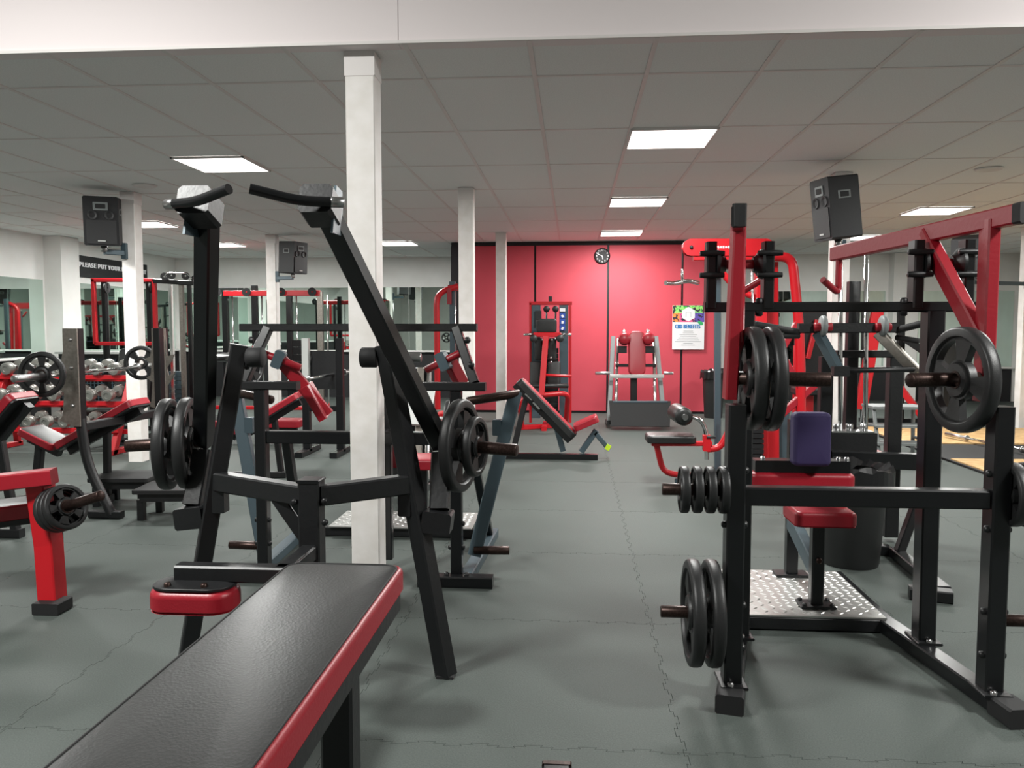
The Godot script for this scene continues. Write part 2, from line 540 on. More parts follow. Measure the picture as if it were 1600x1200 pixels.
	mirror_run(Vector3(6.4, 0.65, -15.7), Vector3(8.1, 2.05, -15.7), Vector3.BACK, 2, "mirror on the end wall behind the wooden platform")
	wall_box("trim_4", M.white, Vector3(-7.87, 0, -11.65), Vector3(-7.6, CEIL, -12.1), "white pilaster on the side wall")
	wall_box("trim_5", M.white, Vector3(5.85, 0, -15.7), Vector3(6.3, CEIL, -15.45), "white pilaster on the end wall")
	# red wall of four boards on a dark carcass
	var rw := wall_box("wall_center", M.dark, Vector3(-1.96, 0, -13.07), Vector3(2.30, CEIL, -15.7), "red boarded wall with dark joints")
	var jx := [-1.98, -1.78, -0.61, 0.549, 1.712, 2.31]
	for i in 5:
		q = MB.new()
		var m: Material = M.dark if i == 0 else M.redwall
		q.box(Vector3((jx[i] + jx[i + 1]) / 2, 1.355, -13.055), Vector3(jx[i + 1] - jx[i] - 0.035, 2.63, 0.03), Basis(), 0.003)
		part(q, "board", m, rw)
	# columns
	column(-1.055, -4.10, "white column under the bulkhead behind the black pulldown machine")
	column(-4.47, -8.02, "white column carrying the loudspeaker near the lettered sign")
	column(-4.45, -11.85, "white column carrying the loudspeaker before the end mirror")
	column(-1.05, -8.03, "white column between the seated row machine and the red wall")
	column(-1.04, -11.80, "slim white column just before the red wall")
	column(2.36, -7.5, "white column carrying the loudspeaker beside the red lever arm")
	column(6.15, -11.6, "white column near the wooden platform")
	# pipe clip on the slim column
	# light panels
	light_panel(0.685, -6.0, CEIL, PANEL, "ceiling light panel above the aisle between the pulldown machines")
	light_panel(0.685, -8.98, CEIL, PANEL, "ceiling light panel above the decline bench")
	light_panel(0.685, -11.93, CEIL, PANEL, "ceiling light panel before the clock on the red wall")
	light_panel(-2.915, -6.67, CEIL, PANEL, "ceiling light panel above the incline press benches")
	light_panel(-5.6, -10.43, CEIL, PANEL, "ceiling light panel before the lettered sign")
	light_panel(-5.75, -13.1, CEIL, PANEL, "ceiling light panel in the corner by the end mirror")
	light_panel(-2.84, -13.1, CEIL, PANEL, "ceiling light panel by the dark edge of the red wall")
	light_panel(4.2, -9.92, CEIL, PANEL, "ceiling light panel above the wooden platform")
	light_panel(4.29, -12.79, CEIL, PANEL, "ceiling light panel past the wooden platform")
	light_panel(4.2, -6.0, CEIL, PANEL, "ceiling light panel beyond the loudspeaker column")
	light_panel(-2.7, -1.4, 3.6, 25.0, "ceiling light panel in the higher ceiling before the bulkhead")
	light_panel(3.6, -1.7, 3.6, 26.0, "ceiling light panel in the higher ceiling on the platform side")
	light_panel(-5.6, -6.8, CEIL, PANEL, "ceiling light panel above the dumbbell rack by the side mirror")
	# round ceiling vents
	for p in [[1545, 264], [226, 290]]:
		var at := G(p[0], p[1], CEIL)
		q = MB.new()
		q.lathe([Vector2(0, 0.004), Vector2(0.06, 0.006), Vector2(0.07, 0.0), Vector2(0.10, -0.008), Vector2(0.115, 0.004)], at - Vector3(0, 0.004, 0), Vector3.UP, 24)
		var o := part(q, "ceiling_vent", M.grid)
		metas(o, "round vent in the ceiling " + ("past the wooden platform" if p[0] > 800 else "near the loudspeaker column"), "vent")

# ------------------------------------------------------------------ weights
func plate_mesh(r: float, t: float, holes: int) -> Array:
	var key := "plate%.3f_%.3f_%d" % [r, t, holes]
	if cache.has(key): return cache[key]
	var q := MB.new()
	var inner := 0.80 * r if holes > 0 else 0.86 * r
	q.lathe([Vector2(inner, -0.3 * t), Vector2(inner + 0.03 * r, -0.5 * t), Vector2(0.95 * r, -0.5 * t), Vector2(0.985 * r, -0.42 * t), Vector2(r, -0.2 * t), Vector2(r, 0.2 * t), Vector2(0.985 * r, 0.42 * t), Vector2(0.95 * r, 0.5 * t), Vector2(inner + 0.03 * r, 0.5 * t), Vector2(inner, 0.3 * t)], Vector3.ZERO, Vector3.UP, 44, true)
	var hr := maxf(0.34 * r, 0.042)
	q.lathe([Vector2(0.026, -0.5 * t), Vector2(hr * 0.9, -0.5 * t), Vector2(hr, -0.3 * t), Vector2(hr, 0.3 * t), Vector2(hr * 0.9, 0.5 * t), Vector2(0.026, 0.5 * t)], Vector3.ZERO, Vector3.UP, 28, true)
	if holes > 0:
		for k in holes:
			var c := TAU * (k + 0.5) / holes
			var w := TAU / holes * 0.2
			q.sector(hr * 0.95, inner * 1.02, c - w, c + w, t * 0.56, 5)
		q.lathe([Vector2(hr * 0.95, -0.28 * t), Vector2(hr * 1.12, -0.28 * t), Vector2(hr * 1.12, 0.28 * t), Vector2(hr * 0.95, 0.28 * t)], Vector3.ZERO, Vector3.UP, 28, true)
		q.lathe([Vector2(inner * 0.95, -0.28 * t), Vector2(inner * 1.02, -0.28 * t), Vector2(inner * 1.02, 0.28 * t), Vector2(inner * 0.95, 0.28 * t)], Vector3.ZERO, Vector3.UP, 40, true)
	else:
		q.lathe([Vector2(hr * 0.9, -0.3 * t), Vector2(inner * 1.02, -0.3 * t), Vector2(inner * 1.02, 0.3 * t), Vector2(hr * 0.9, 0.3 * t)], Vector3.ZERO, Vector3.UP, 40, true)
	var h := MB.new()
	h.lathe([Vector2(0.0255, -0.53 * t), Vector2(0.034, -0.53 * t), Vector2(0.034, 0.53 * t), Vector2(0.0255, 0.53 * t)], Vector3.ZERO, Vector3.UP, 20, true)
	cache[key] = [q.mesh(), h.mesh()]
	return cache[key]
func weight_plate(at: Vector3, axis: Vector3, r: float, t: float, holes: int, label: String, group := "", turn := 0.0) -> void:
	var o := thing("weight_plate", label, "weight plate", at, group)
	var y := axis.normalized()
	var x := y.cross(Vector3.UP if absf(y.y) < 0.9 else Vector3.RIGHT).normalized()
	o.basis = Basis(x, y, x.cross(y)) * Basis(Vector3.UP, turn)
	var k := plate_mesh(r, t, holes)
	var a := MeshInstance3D.new()
	a.mesh = k[0]; a.material_override = M.plate; a.name = "disc"
	o.add_child(a)
	a = MeshInstance3D.new()
	a.mesh = k[1]; a.material_override = M.worn; a.name = "bore_ring"
	o.add_child(a)
func dumbbell(at: Vector3, axis: Vector3, r: float, label: String, group: String) -> void:
	var o := thing("dumbbell", label, "dumbbell", at, group)
	var d := axis.normalized()
	for s: float in [-1.0, 1.0]:
		var q := MB.new()
		q.lathe([Vector2(0, 0), Vector2(r * 0.55, 0), Vector2(r * 0.92, 0.006), Vector2(r, 0.02), Vector2(r, 0.04), Vector2(r * 0.96, 0.043), Vector2(r, 0.047), Vector2(r, 0.085), Vector2(r * 0.9, 0.098), Vector2(r * 0.5, 0.1), Vector2(r * 0.46, 0.092), Vector2(0, 0.092)], at + d * s * 0.06, d * s, 20)
		part(q, "head", M.bell, o)
	one_rod("grip", M.steel, o, at - d * 0.065, at + d * 0.065, 0.016)

# ------------------------------------------------------------------ foreground bench
func front_bench() -> void:
	var x0 := -0.727; var x1 := -0.421; var h := 0.78
	var zc := -1.375; var len := 1.25
	var t := thing("padded_bench", "tall flat bench with black vinyl top and red sides", "bench", Vector3(-0.574, 0, zc))
	var c := Vector3((x0 + x1) / 2, h - 0.03, zc)
	var q := MB.new()
	q.pad(c, Vector3(x1 - x0, 0.06, len), Basis(), 0.035, 0.014, 1)
	part(q, "side_cover", M.red_vinyl, t, "red vinyl side of the pad")
	q = MB.new()
	q.pad(c + Vector3(0, 0.0005, 0), Vector3(x1 - x0, 0.06, len), Basis(), 0.035, 0.014, 2, 0.007)
	part(q, "top_cover", M.vinyl, t, "black vinyl top of the pad")
	# stitched seam where black meets red
	q = MB.new()
	var pts := []
	for e in [[x1 - 0.0125, zc + len / 2 - 0.03], [x1 - 0.0125, zc - len / 2 + 0.035], [x1 - 0.038, zc - len / 2 + 0.0125], [x0 + 0.038, zc - len / 2 + 0.0125], [x0 + 0.0125, zc - len / 2 + 0.035], [x0 + 0.0125, zc + len / 2 - 0.03]]:
		pts.append(Vector3(e[0], h + 0.0005, e[1]))
	q.path(pts, 0.0022, 0.03, 6)
	part(q, "seam", M.rubber, t)
	q = MB.new()
	q.pad(Vector3(c.x, h - 0.083, zc), Vector3(x1 - x0 - 0.012, 0.045, len - 0.02), Basis(), 0.03, 0.006)
	part(q, "base_board", M.black, t)
	q = MB.new()
	q.beam(Vector3(c.x, h - 0.135, zc - 0.5), Vector3(c.x, h - 0.135, zc + 0.5), 0.08, 0.06)
	part(q, "frame_rail", M.black, t)
	for z in [-1.68, -0.98]:
		var lx := -0.50 if z < -1.2 else c.x
		one_beam("leg", M.black, t, Vector3(lx, 0.03, z), Vector3(lx, h - 0.11, z), 0.07, 0.07)
		one_beam("foot_bar", M.black, t, Vector3(c.x - 0.26, 0.03, z), Vector3(c.x + 0.26, 0.03, z), 0.07, 0.06)
	one_beam("floor_rail", M.black, t, Vector3(c.x, 0.03, -1.66), Vector3(c.x, 0.03, -1.0), 0.06, 0.05)

func aisle_rail() -> void:
	var e := G(870, 1192, 0.06)
	var t := thing("floor_rail", "black steel rail end lying on the aisle mat beside the tall bench", "rail", Vector3(e.x, 0, e.z + 0.5))
	one_beam("rail", M.gloss, t, Vector3(e.x, 0.03, e.z), Vector3(e.x - 0.03, 0.03, e.z + 1.0), 0.085, 0.06)
	one_box("end_cap", M.worn, t, Vector3(e.x, 0.031, e.z), Vector3(0.09, 0.062, 0.02))

# ------------------------------------------------------------------ black pulldown machine (A-frame)
func aframe_machine() -> void:
	var X := -1.03
	var t := thing("pulldown_machine", "black plate-loaded pulldown machine with A-frame legs and long lever arms", "gym machine", Vector3(X, 0, -3.0))
	for s: float in [-1.0, 1.0]:
		var foot := Vector3(X + s * 0.535, 0.0, -3.11)
		var top := Vector3(X + s * 0.297, 1.31, -3.15)
		one_beam("leg", M.black, t, foot, top, 0.066, 0.07, Vector3(-s * 0.5, 0.1, 0.87))
		one_box("foot_pad", M.rubber, t, foot + Vector3(0, 0.005, 0), Vector3(0.07, 0.01, 0.075))
		# pivot: cap on the inner side and axle through the arm
		var pv := top + Vector3(0, -0.05, 0)
		var q := MB.new()
		q.rod(pv + Vector3(-s * 0.035, 0, 0), pv + Vector3(-s * 0.10, 0, 0), 0.04, 22)
		part(q, "pivot_cap", M.rubber, t)
		one_rod("axle", M.steel, t, pv, pv + Vector3(s * 0.14, 0, 0), 0.018)
		# lever arm
		var at := Vector3(X + s * 0.203, 1.775, -2.69)
		var ab := Vector3(X + s * 0.498, 0.90, -3.25)
		var dir := (ab - at).normalized()
		var arm := one_beam("lever_arm", M.gloss, t, at, ab, 0.07, 0.06, Vector3(-0.35 if s > 0 else -0.05, 0.3, 1))
		# bracket at the top and the bent handle
		one_box("bracket", M.black, arm, at + Vector3(0, 0.0, 0.05), Vector3(0.11, 0.10, 0.11), Basis(Vector3.RIGHT, -0.35), 0.012)
		q = MB.new()
		q.slab(PackedVector2Array([Vector2(-0.07, -0.11), Vector2(0.05, -0.11), Vector2(0.05, 0.04), Vector2(-0.02, 0.05)]), at + Vector3(s * 0.045, 0.02, 0.01), Basis(Vector3(0, 0, -1), Vector3.UP, Vector3.RIGHT), 0.008)
		part(q, "gusset", M.slate, arm)
		var h0 := Vector3(X + s * 0.033, 1.806, -2.475)
		var h1 := Vector3(X + s * 0.165, 1.776, -2.53)
		var h2 := Vector3(X + s * 0.283, 1.778, -2.587)
		one_path("handle", M.gloss, arm, [h0, h1, h2], 0.0165, 0.05)
		one_rod("handle_end", M.steel, arm, h2 - (h2 - h1).normalized() * 0.03, h2 + (h2 - h1).normalized() * 0.012, 0.0175)
		# weight horn
		var pg := ab + Vector3(0, 0.0, 0.0)
		one_rod("weight_horn", M.worn, arm, pg + Vector3(s * 0.02, 0, -0.03), Vector3(X + s * 0.81, 0.89, -3.20), 0.025)
		q = MB.new()
		q.rod(pg + Vector3(s * 0.045, 0, -0.03), pg + Vector3(s * 0.065, 0, -0.03), 0.05, 22)
		part(q, "collar", M.black, arm)
		# stop: short post on a box fixed to the leg
		var bx := Vector3(X + s * 0.50, 0.615, -3.14)
		one_box("stop_box", M.black, t, bx, Vector3(0.115, 0.085, 0.10), Basis(Vector3.BACK, -s * 0.12), 0.008)
		one_beam("stop_post", M.black, t, bx + Vector3(s * 0.005, 0.04, -0.02), ab + Vector3(s * 0.0, -0.035, 0.0), 0.075, 0.07)
		# brace to the centre post
		one_beam("brace", M.black, t, Vector3(X + s * 0.40, 0.765, -3.13), Vector3(X + 0.06 + s * 0.03, 0.755, -2.93), 0.06, 0.075)
		one_box("bracket", M.black, t, Vector3(X + s * 0.375, 0.70, -3.12), Vector3(0.05, 0.12, 0.05))
		# thigh pad, black plate above, on the cross bar
		var pc := Vector3(X + s * 0.235, 0.475, -2.60)
		q = MB.new()
		q.pad(pc, Vector3(0.29, 0.075, 0.17), Basis(), 0.07, 0.026)
		part(q, "thigh_pad", M.red_vinyl, t, "red vinyl thigh pad")
		q = MB.new()
		q.pad(pc + Vector3(0, 0.042, 0), Vector3(0.275, 0.01, 0.155), Basis(), 0.07, 0.003)
		part(q, "pad_plate", M.black, t)
		bolts(t, [pc + Vector3(-0.07, 0.05, 0.055), pc + Vector3(0.055, 0.05, 0.055)], Vector3.UP, 0.012, M.worn)
	one_beam("thigh_bar", M.black, t, Vector3(X - 0.31, 0.548, -2.63), Vector3(X + 0.31, 0.548, -2.63), 0.06, 0.055)
	one_beam("centre_post", M.black, t, Vector3(X + 0.06, 0.03, -2.93), Vector3(X + 0.06, 0.81, -2.93), 0.08, 0.08)
	var k := MB.new()
	k.box(Vector3(X + 0.06, 0.812, -2.93), Vector3(0.086, 0.012, 0.086))
	part(k, "post_cap", M.gloss, t)
	bolts(t, [Vector3(X + 0.005, 0.735, -2.9), Vector3(X + 0.12, 0.74, -2.9), Vector3(X + 0.12, 0.66, -2.9)], Vector3(0, 0, 1), 0.012, M.black)
	one_beam("post_link", M.black, t, Vector3(X + 0.06, 0.548, -2.93), Vector3(X + 0.06, 0.548, -2.62), 0.06, 0.055)
	one_beam("gusset", M.black, t, Vector3(X - 0.085, 0.735, -2.965), Vector3(X + 0.04, 0.57, -2.945), 0.012, 0.055)
	one_beam("floor_beam", M.black, t, Vector3(X + 0.06, 0.03, -3.0), Vector3(X + 0.06, 0.03, -2.15), 0.08, 0.06)
	one_beam("seat_post", M.black, t, Vector3(X + 0.06, 0.05, -2.40), Vector3(X + 0.06, 0.37, -2.40), 0.06, 0.06)
	one_pad("seat", M.red_vinyl, t, Vector3(X + 0.07, 0.40, -2.38), Vector3(0.24, 0.06, 0.24), Basis(), 0.04, 0.02)
	# plates on the horns
	var lab := "on the horn of the A-frame pulldown machine"
	weight_plate(Vector3(X + 0.575, 0.898, -3.262), Vector3(1, 0, 0.24), 0.19, 0.045, 4, "large black weight plate " + lab + ", column side", "", 0.4)
	weight_plate(Vector3(X + 0.638, 0.897, -3.246), Vector3(1, 0, 0.24), 0.122, 0.035, 3, "small black weight plate outside the large one " + lab, "", 0.2)
	weight_plate(Vector3(X - 0.575, 0.896, -3.262), Vector3(-1, 0, 0.24), 0.19, 0.045, 4, "inner large black weight plate of the pair " + lab, "", 0.9)
	weight_plate(Vector3(X - 0.650, 0.894, -3.243), Vector3(-1, 0, 0.24), 0.19, 0.045, 4, "outer large black weight plate of the pair " + lab, "", 0.2)

# ------------------------------------------------------------------ pulldown machine with red levers
func red_lever_machine() -> void:
	var X := 1.10
	var t := thing("pulldown_machine", "black pulldown machine with red lever arms and a diamond plate footboard", "gym machine", Vector3(X, 0, -3.5))
	for s: float in [-1.0, 1.0]:
		var L: bool = s < 0
		# base rail with rubber end
		var a := G(1142, 1088, 0.03) if L else G(1572, 1108, 0.03)
		var b := Vector3(X + s * 0.315, 0.035, -3.74)
		var c := Vector3(X + s * 0.315, 0.035, -4.42)
		var q := MB.new()
		q.run([a, b, c], 0.075, 0.062)
		var rail := part(q, "base_rail", M.gloss, t)
		one_box("rubber_end", M.rubber, rail, a + (a - b).normalized() * 0.03 + Vector3(0, 0.005, 0), Vector3(0.10, 0.072, 0.12), basis_of((a - b).cross(Vector3.UP), Vector3.UP), 0.008)
		# front post and second post
		var pf := Vector3(0.592, 0.06, -2.99) if L else Vector3(1.493, 0.06, -2.99)
		if not L: pf = U(1553, 900, 2.99)
		pf.y = 0.06
		var pt := Vector3(pf.x, 1.10, pf.z)
		one_beam("front_post", M.gloss, t, pf, pt, 0.066, 0.08)
		q = MB.new()
		q.box(pf + Vector3(0, 0.008, 0), Vector3(0.10, 0.012, 0.14))
		part(q, "foot_flange", M.black, t)
		bolts(t, [pf + Vector3(-0.012, 0.014, 0.055), pf + Vector3(0.0, 0.014, -0.055)], Vector3.UP)
		for y in [0.20, 0.36, 0.66, 0.86]:
			bolts(t, [Vector3(pf.x + 0.033, y, pf.z + 0.01)], Vector3.RIGHT, 0.013, M.black)
			bolts(t, [Vector3(pf.x - 0.033, y, pf.z + 0.01)], Vector3.LEFT, 0.013, M.black)
		var rx := X + s * 0.382
		var rp := Vector3(rx, 0.06, -3.47)
		one_beam("rear_post", M.gloss, t, rp, Vector3(rx, 1.445, -3.49), 0.07, 0.085)
		q = MB.new()
		q.box(rp + Vector3(0, 0.008, 0), Vector3(0.10, 0.012, 0.14))
		part(q, "foot_flange", M.black, t)
		bolts(t, [rp + Vector3(0, 0.014, 0.055), rp + Vector3(0, 0.014, -0.055)], Vector3.UP)
		# bearing plates on the top bar
		var ax := [0.575, 0.811] if L else [1.412, 1.612]
		for e in 2:
			var bx: float = ax[e]
			var o := one_beam("bearing_upright", M.gloss, t, Vector3(bx, 1.46, -3.50), Vector3(bx, 1.735, -3.50), 0.042, 0.075)
			var g: float = 1.0 if e == 0 else -1.0
			q = MB.new()
			q.lathe([Vector2(0, 0), Vector2(0.062, 0), Vector2(0.062, 0.012), Vector2(0.038, 0.03), Vector2(0.03, 0.042), Vector2(0, 0.042)], Vector3(bx + g * 0.02, 1.642, -3.5), Vector3(g, 0, 0), 20)
			part(q, "bearing", M.black, o)
			for y in [1.60, 1.69]:
				q = MB.new()
				q.lathe([Vector2(0, -0.052), Vector2(0.011, -0.05), Vector2(0.013, -0.022), Vector2(0.013, 0.022), Vector2(0.011, 0.05), Vector2(0, 0.052)], Vector3(bx, y - 0.005, -3.458), Vector3.RIGHT, 10)
				part(q, "bolt", M.black, o)
		one_rod("axle", M.red, t, Vector3(ax[0], 1.642, -3.5), Vector3(ax[1], 1.642, -3.5), 0.02)
		# lever
		var ln := Vector3(0.592, 1.775, -3.02) if L else U(1592, 334, 3.05)
		var lf := U(1303, 397, 4.25)
		if L: lf = Vector3(0.846, lf.y, -4.25)
		var ld := (lf - ln).normalized()
		q = MB.new()
		q.beam(ln, lf, 0.046, 0.072)
		var vtop := ln + ld * 0.14
		var vbot := Vector3(vtop.x, 1.10, vtop.z)
		if L: vbot = Vector3(0.60, 1.105, vtop.z)
		q.beam(vtop, vbot, 0.046, 0.08)
		var dt := ln + ld * 0.52
		var db := Vector3(vtop.x, 1.30, vtop.z)
		q.beam(dt, db, 0.046, 0.08, Vector3(0, 0.4, 1))
		var lev := part(q, "lever_arm", M.red, t, "red lever arm")
		q = MB.new()
		q.beam(ln - ld * 0.035, ln + ld * 0.005, 0.048, 0.074)
		if L:
			q.beam(ln + Vector3(0.0, -0.035, 0.02), ln + Vector3(0.0, 0.045, 0.02), 0.048, 0.03)
		part(q, "end_cap", M.rubber, lev)
		# hanging hook handle
		var hk := lf - ld * 0.05
		one_path("handle", M.red, lev, [hk, hk + Vector3(0, -0.20, 0), hk + Vector3(-s * 0.095, -0.135, 0.06)], 0.0165, 0.03)
		# horn for plates, pointing inward
		var hb := Vector3(vbot.x, 1.185, vbot.z + 0.0)
		var he := Vector3(X - (X - hb.x) * 0.30, 1.187, -3.05)
		he.x = 0.945 if L else 1.222
		one_rod("weight_horn", M.worn, lev, hb, he, 0.027)
		# storage pegs outside
		for y in [0.785, 0.325]:
			one_rod("storage_peg", M.worn, t, Vector3(pf.x + s * 0.03, y, pf.z), Vector3(pf.x + s * 0.262, y, pf.z), 0.022)
	# bars
	var m := MB.new()
	m.beam(Vector3(0.551, 1.463, -3.5), Vector3(1.664, 1.463, -3.5), 0.06, 0.042)
	part(m, "top_bar", M.gloss, t)
	for x: float in [0.675, 0.775, 1.36]:
		bolts(t, [Vector3(x, 1.484, -3.48)], Vector3.UP, 0.016, M.black)
		bolts(t, [Vector3(x, 1.442, -3.48)], Vector3.DOWN, 0.016, M.black)
	one_beam("cross_bar", M.gloss, t, Vector3(0.62, 0.767, -2.99), Vector3(1.475, 0.767, -2.99), 0.06, 0.068)
	# footboard of chequered aluminium
	one_beam("front_cross_rail", M.black, t, Vector3(0.76, 0.035, -3.72), Vector3(1.44, 0.035, -3.72), 0.06, 0.06)
	one_beam("back_cross_rail", M.black, t, Vector3(0.79, 0.035, -4.38), Vector3(1.42, 0.035, -4.38), 0.06, 0.06)
	tread(t, 0.785, 1.415, -3.69, -4.39, 0.07)
	# seat, its post, thigh pad
	one_beam("seat_post", M.gloss, t, Vector3(1.142, 0.07, -3.83), Vector3(1.142, 0.47, -3.83), 0.058, 0.06)
	m = MB.new()
	m.box(Vector3(1.142, 0.082, -3.83), Vector3(0.16, 0.012, 0.11))
	part(m, "foot_flange", M.black, t)
	bolts(t, [Vector3(1.08, 0.088, -3.79), Vector3(1.205, 0.088, -3.79), Vector3(1.08, 0.088, -3.87), Vector3(1.205, 0.088, -3.87)], Vector3.UP, 0.011, M.black)
	one_beam("rear_seat_post", M.gloss, t, Vector3(1.153, 0.07, -4.31), Vector3(1.153, 0.90, -4.31), 0.06, 0.06)
	m = MB.new()
	m.box(Vector3(1.153, 0.082, -4.31), Vector3(0.17, 0.012, 0.10))
	part(m, "foot_flange", M.black, t)
	one_beam("seat_link", M.slate, t, Vector3(1.147, 0.37, -4.29), Vector3(1.142, 0.25, -3.85), 0.05, 0.09)
	bolts(t, [Vector3(1.142, 0.30, -3.798)], Vector3(0, 0, 1), 0.014, M.worn)
	one_pad("seat", M.red_vinyl, t, Vector3(1.145, 0.512, -3.83), Vector3(0.275, 0.07, 0.26), Basis(), 0.035, 0.02)
	one_pad("thigh_pad", M.red_vinyl, t, Vector3(1.132, 0.625, -4.12), Vector3(0.515, 0.068, 0.14), Basis(), 0.04, 0.022)
	m = MB.new()
	m.box(Vector3(1.135, 0.69, -4.12), Vector3(0.46, 0.06, 0.09))
	part(m, "thigh_bar", M.gloss, t)
	one_beam("thigh_link", M.gloss, t, Vector3(1.15, 0.70, -4.31), Vector3(1.15, 0.70, -4.12), 0.05, 0.05)
	bolts(t, [Vector3(0.95, 0.72, -4.12), Vector3(1.32, 0.72, -4.12), Vector3(1.36, 0.72, -4.12)], Vector3.UP, 0.013)
	# purple foam block on the thigh bar
	var pb := thing("foam_block", "purple foam block standing on the thigh bar of the red-lever machine", "foam block", Vector3(1.15, 0.72, -4.07))
	var pbas := Basis(Vector3.RIGHT, PI / 2 - 0.04) * Basis(Vector3.UP, 0.0)
	one_pad("block", M.purple, pb, Vector3(1.157, 0.836, -4.03), Vector3(0.178, 0.085, 0.262), pbas, 0.025, 0.022)
	# weights
	var lab := "on the inward horn of the red lever, aisle side"
	weight_plate(Vector3(0.672, 1.187, -3.11), Vector3(1, 0, 0), 0.195, 0.05, 4, "first big black weight plate " + lab)
	weight_plate(Vector3(0.734, 1.187, -3.09), Vector3(1, 0, 0), 0.195, 0.044, 4, "second big black weight plate " + lab, "", 0.5)
	weight_plate(Vector3(1.425, 1.186, -3.10), Vector3(-1, 0, 0.16), 0.196, 0.05, 4, "big black weight plate with cut-outs facing the aisle on the red lever's horn", "", 0.62)
	for k in 4:
		weight_plate(Vector3(0.55 - 0.047 * k, 0.785, -2.99), Vector3(1, 0, 0), 0.086, 0.03, 0, "small black weight plate of four on the storage peg, " + ["touching the post", "second from the post", "third from the post", "at the free end"][k], "small plates on the storage peg")
	weight_plate(Vector3(0.517, 0.325, -2.99), Vector3(1, 0, 0), 0.195, 0.045, 4, "inner black weight plate on the low storage peg by the aisle")
	weight_plate(Vector3(0.449, 0.325, -2.99), Vector3(1, 0, 0), 0.195, 0.045, 4, "outer black weight plate on the low storage peg by the aisle")
	for k in 2:
		weight_plate(Vector3(1.56 + 0.055 * k, 0.785, -2.99), Vector3(1, 0, 0), 0.115, 0.045, 3, ["inner", "outer"][k] + " thick black weight plate on the upper storage peg beside the bin", "thick plates on the far storage peg")

func tread(t: Node3D, x0: float, x1: float, z0: float, z1: float, y: float) -> void:
	var q := MB.new()
	q.box(Vector3((x0 + x1) / 2, y, (z0 + z1) / 2), Vector3(x1 - x0, 0.008, absf(z1 - z0)), Basis(), 0.002)
	var o := part(q, "tread_plate", M.steel_tread, t, "aluminium tread plate with raised bars")
	q = MB.new()
	var p := 0.042
	var ni := int((x1 - x0) / p)
	var nj := int(absf(z1 - z0) / p)
	for i in ni:
		for j in nj:
			var c := Vector3(x0 + p * (i + 0.6), y + 0.004, minf(z0, z1) + p * (j + 0.6))
			var a := PI / 4 if (i + j) % 2 == 0 else -PI / 4
			var d := Vector3(cos(a), 0, sin(a)) * 0.019
			var s := Vector3(-sin(a), 0, cos(a)) * 0.007
			var h := Vector3(0, 0.0035, 0)
			for e in [-1.0, 1.0]:
				var m: Vector3 = (s * e * 90 + Vector3.UP).normalized()
				q.tri(c - d, c + s * e, c + h, m, m, m)
				q.tri(c + d, c + s * e, c + h, m, m, m)
	part(q, "tread_bars", M.steel_tread, o)

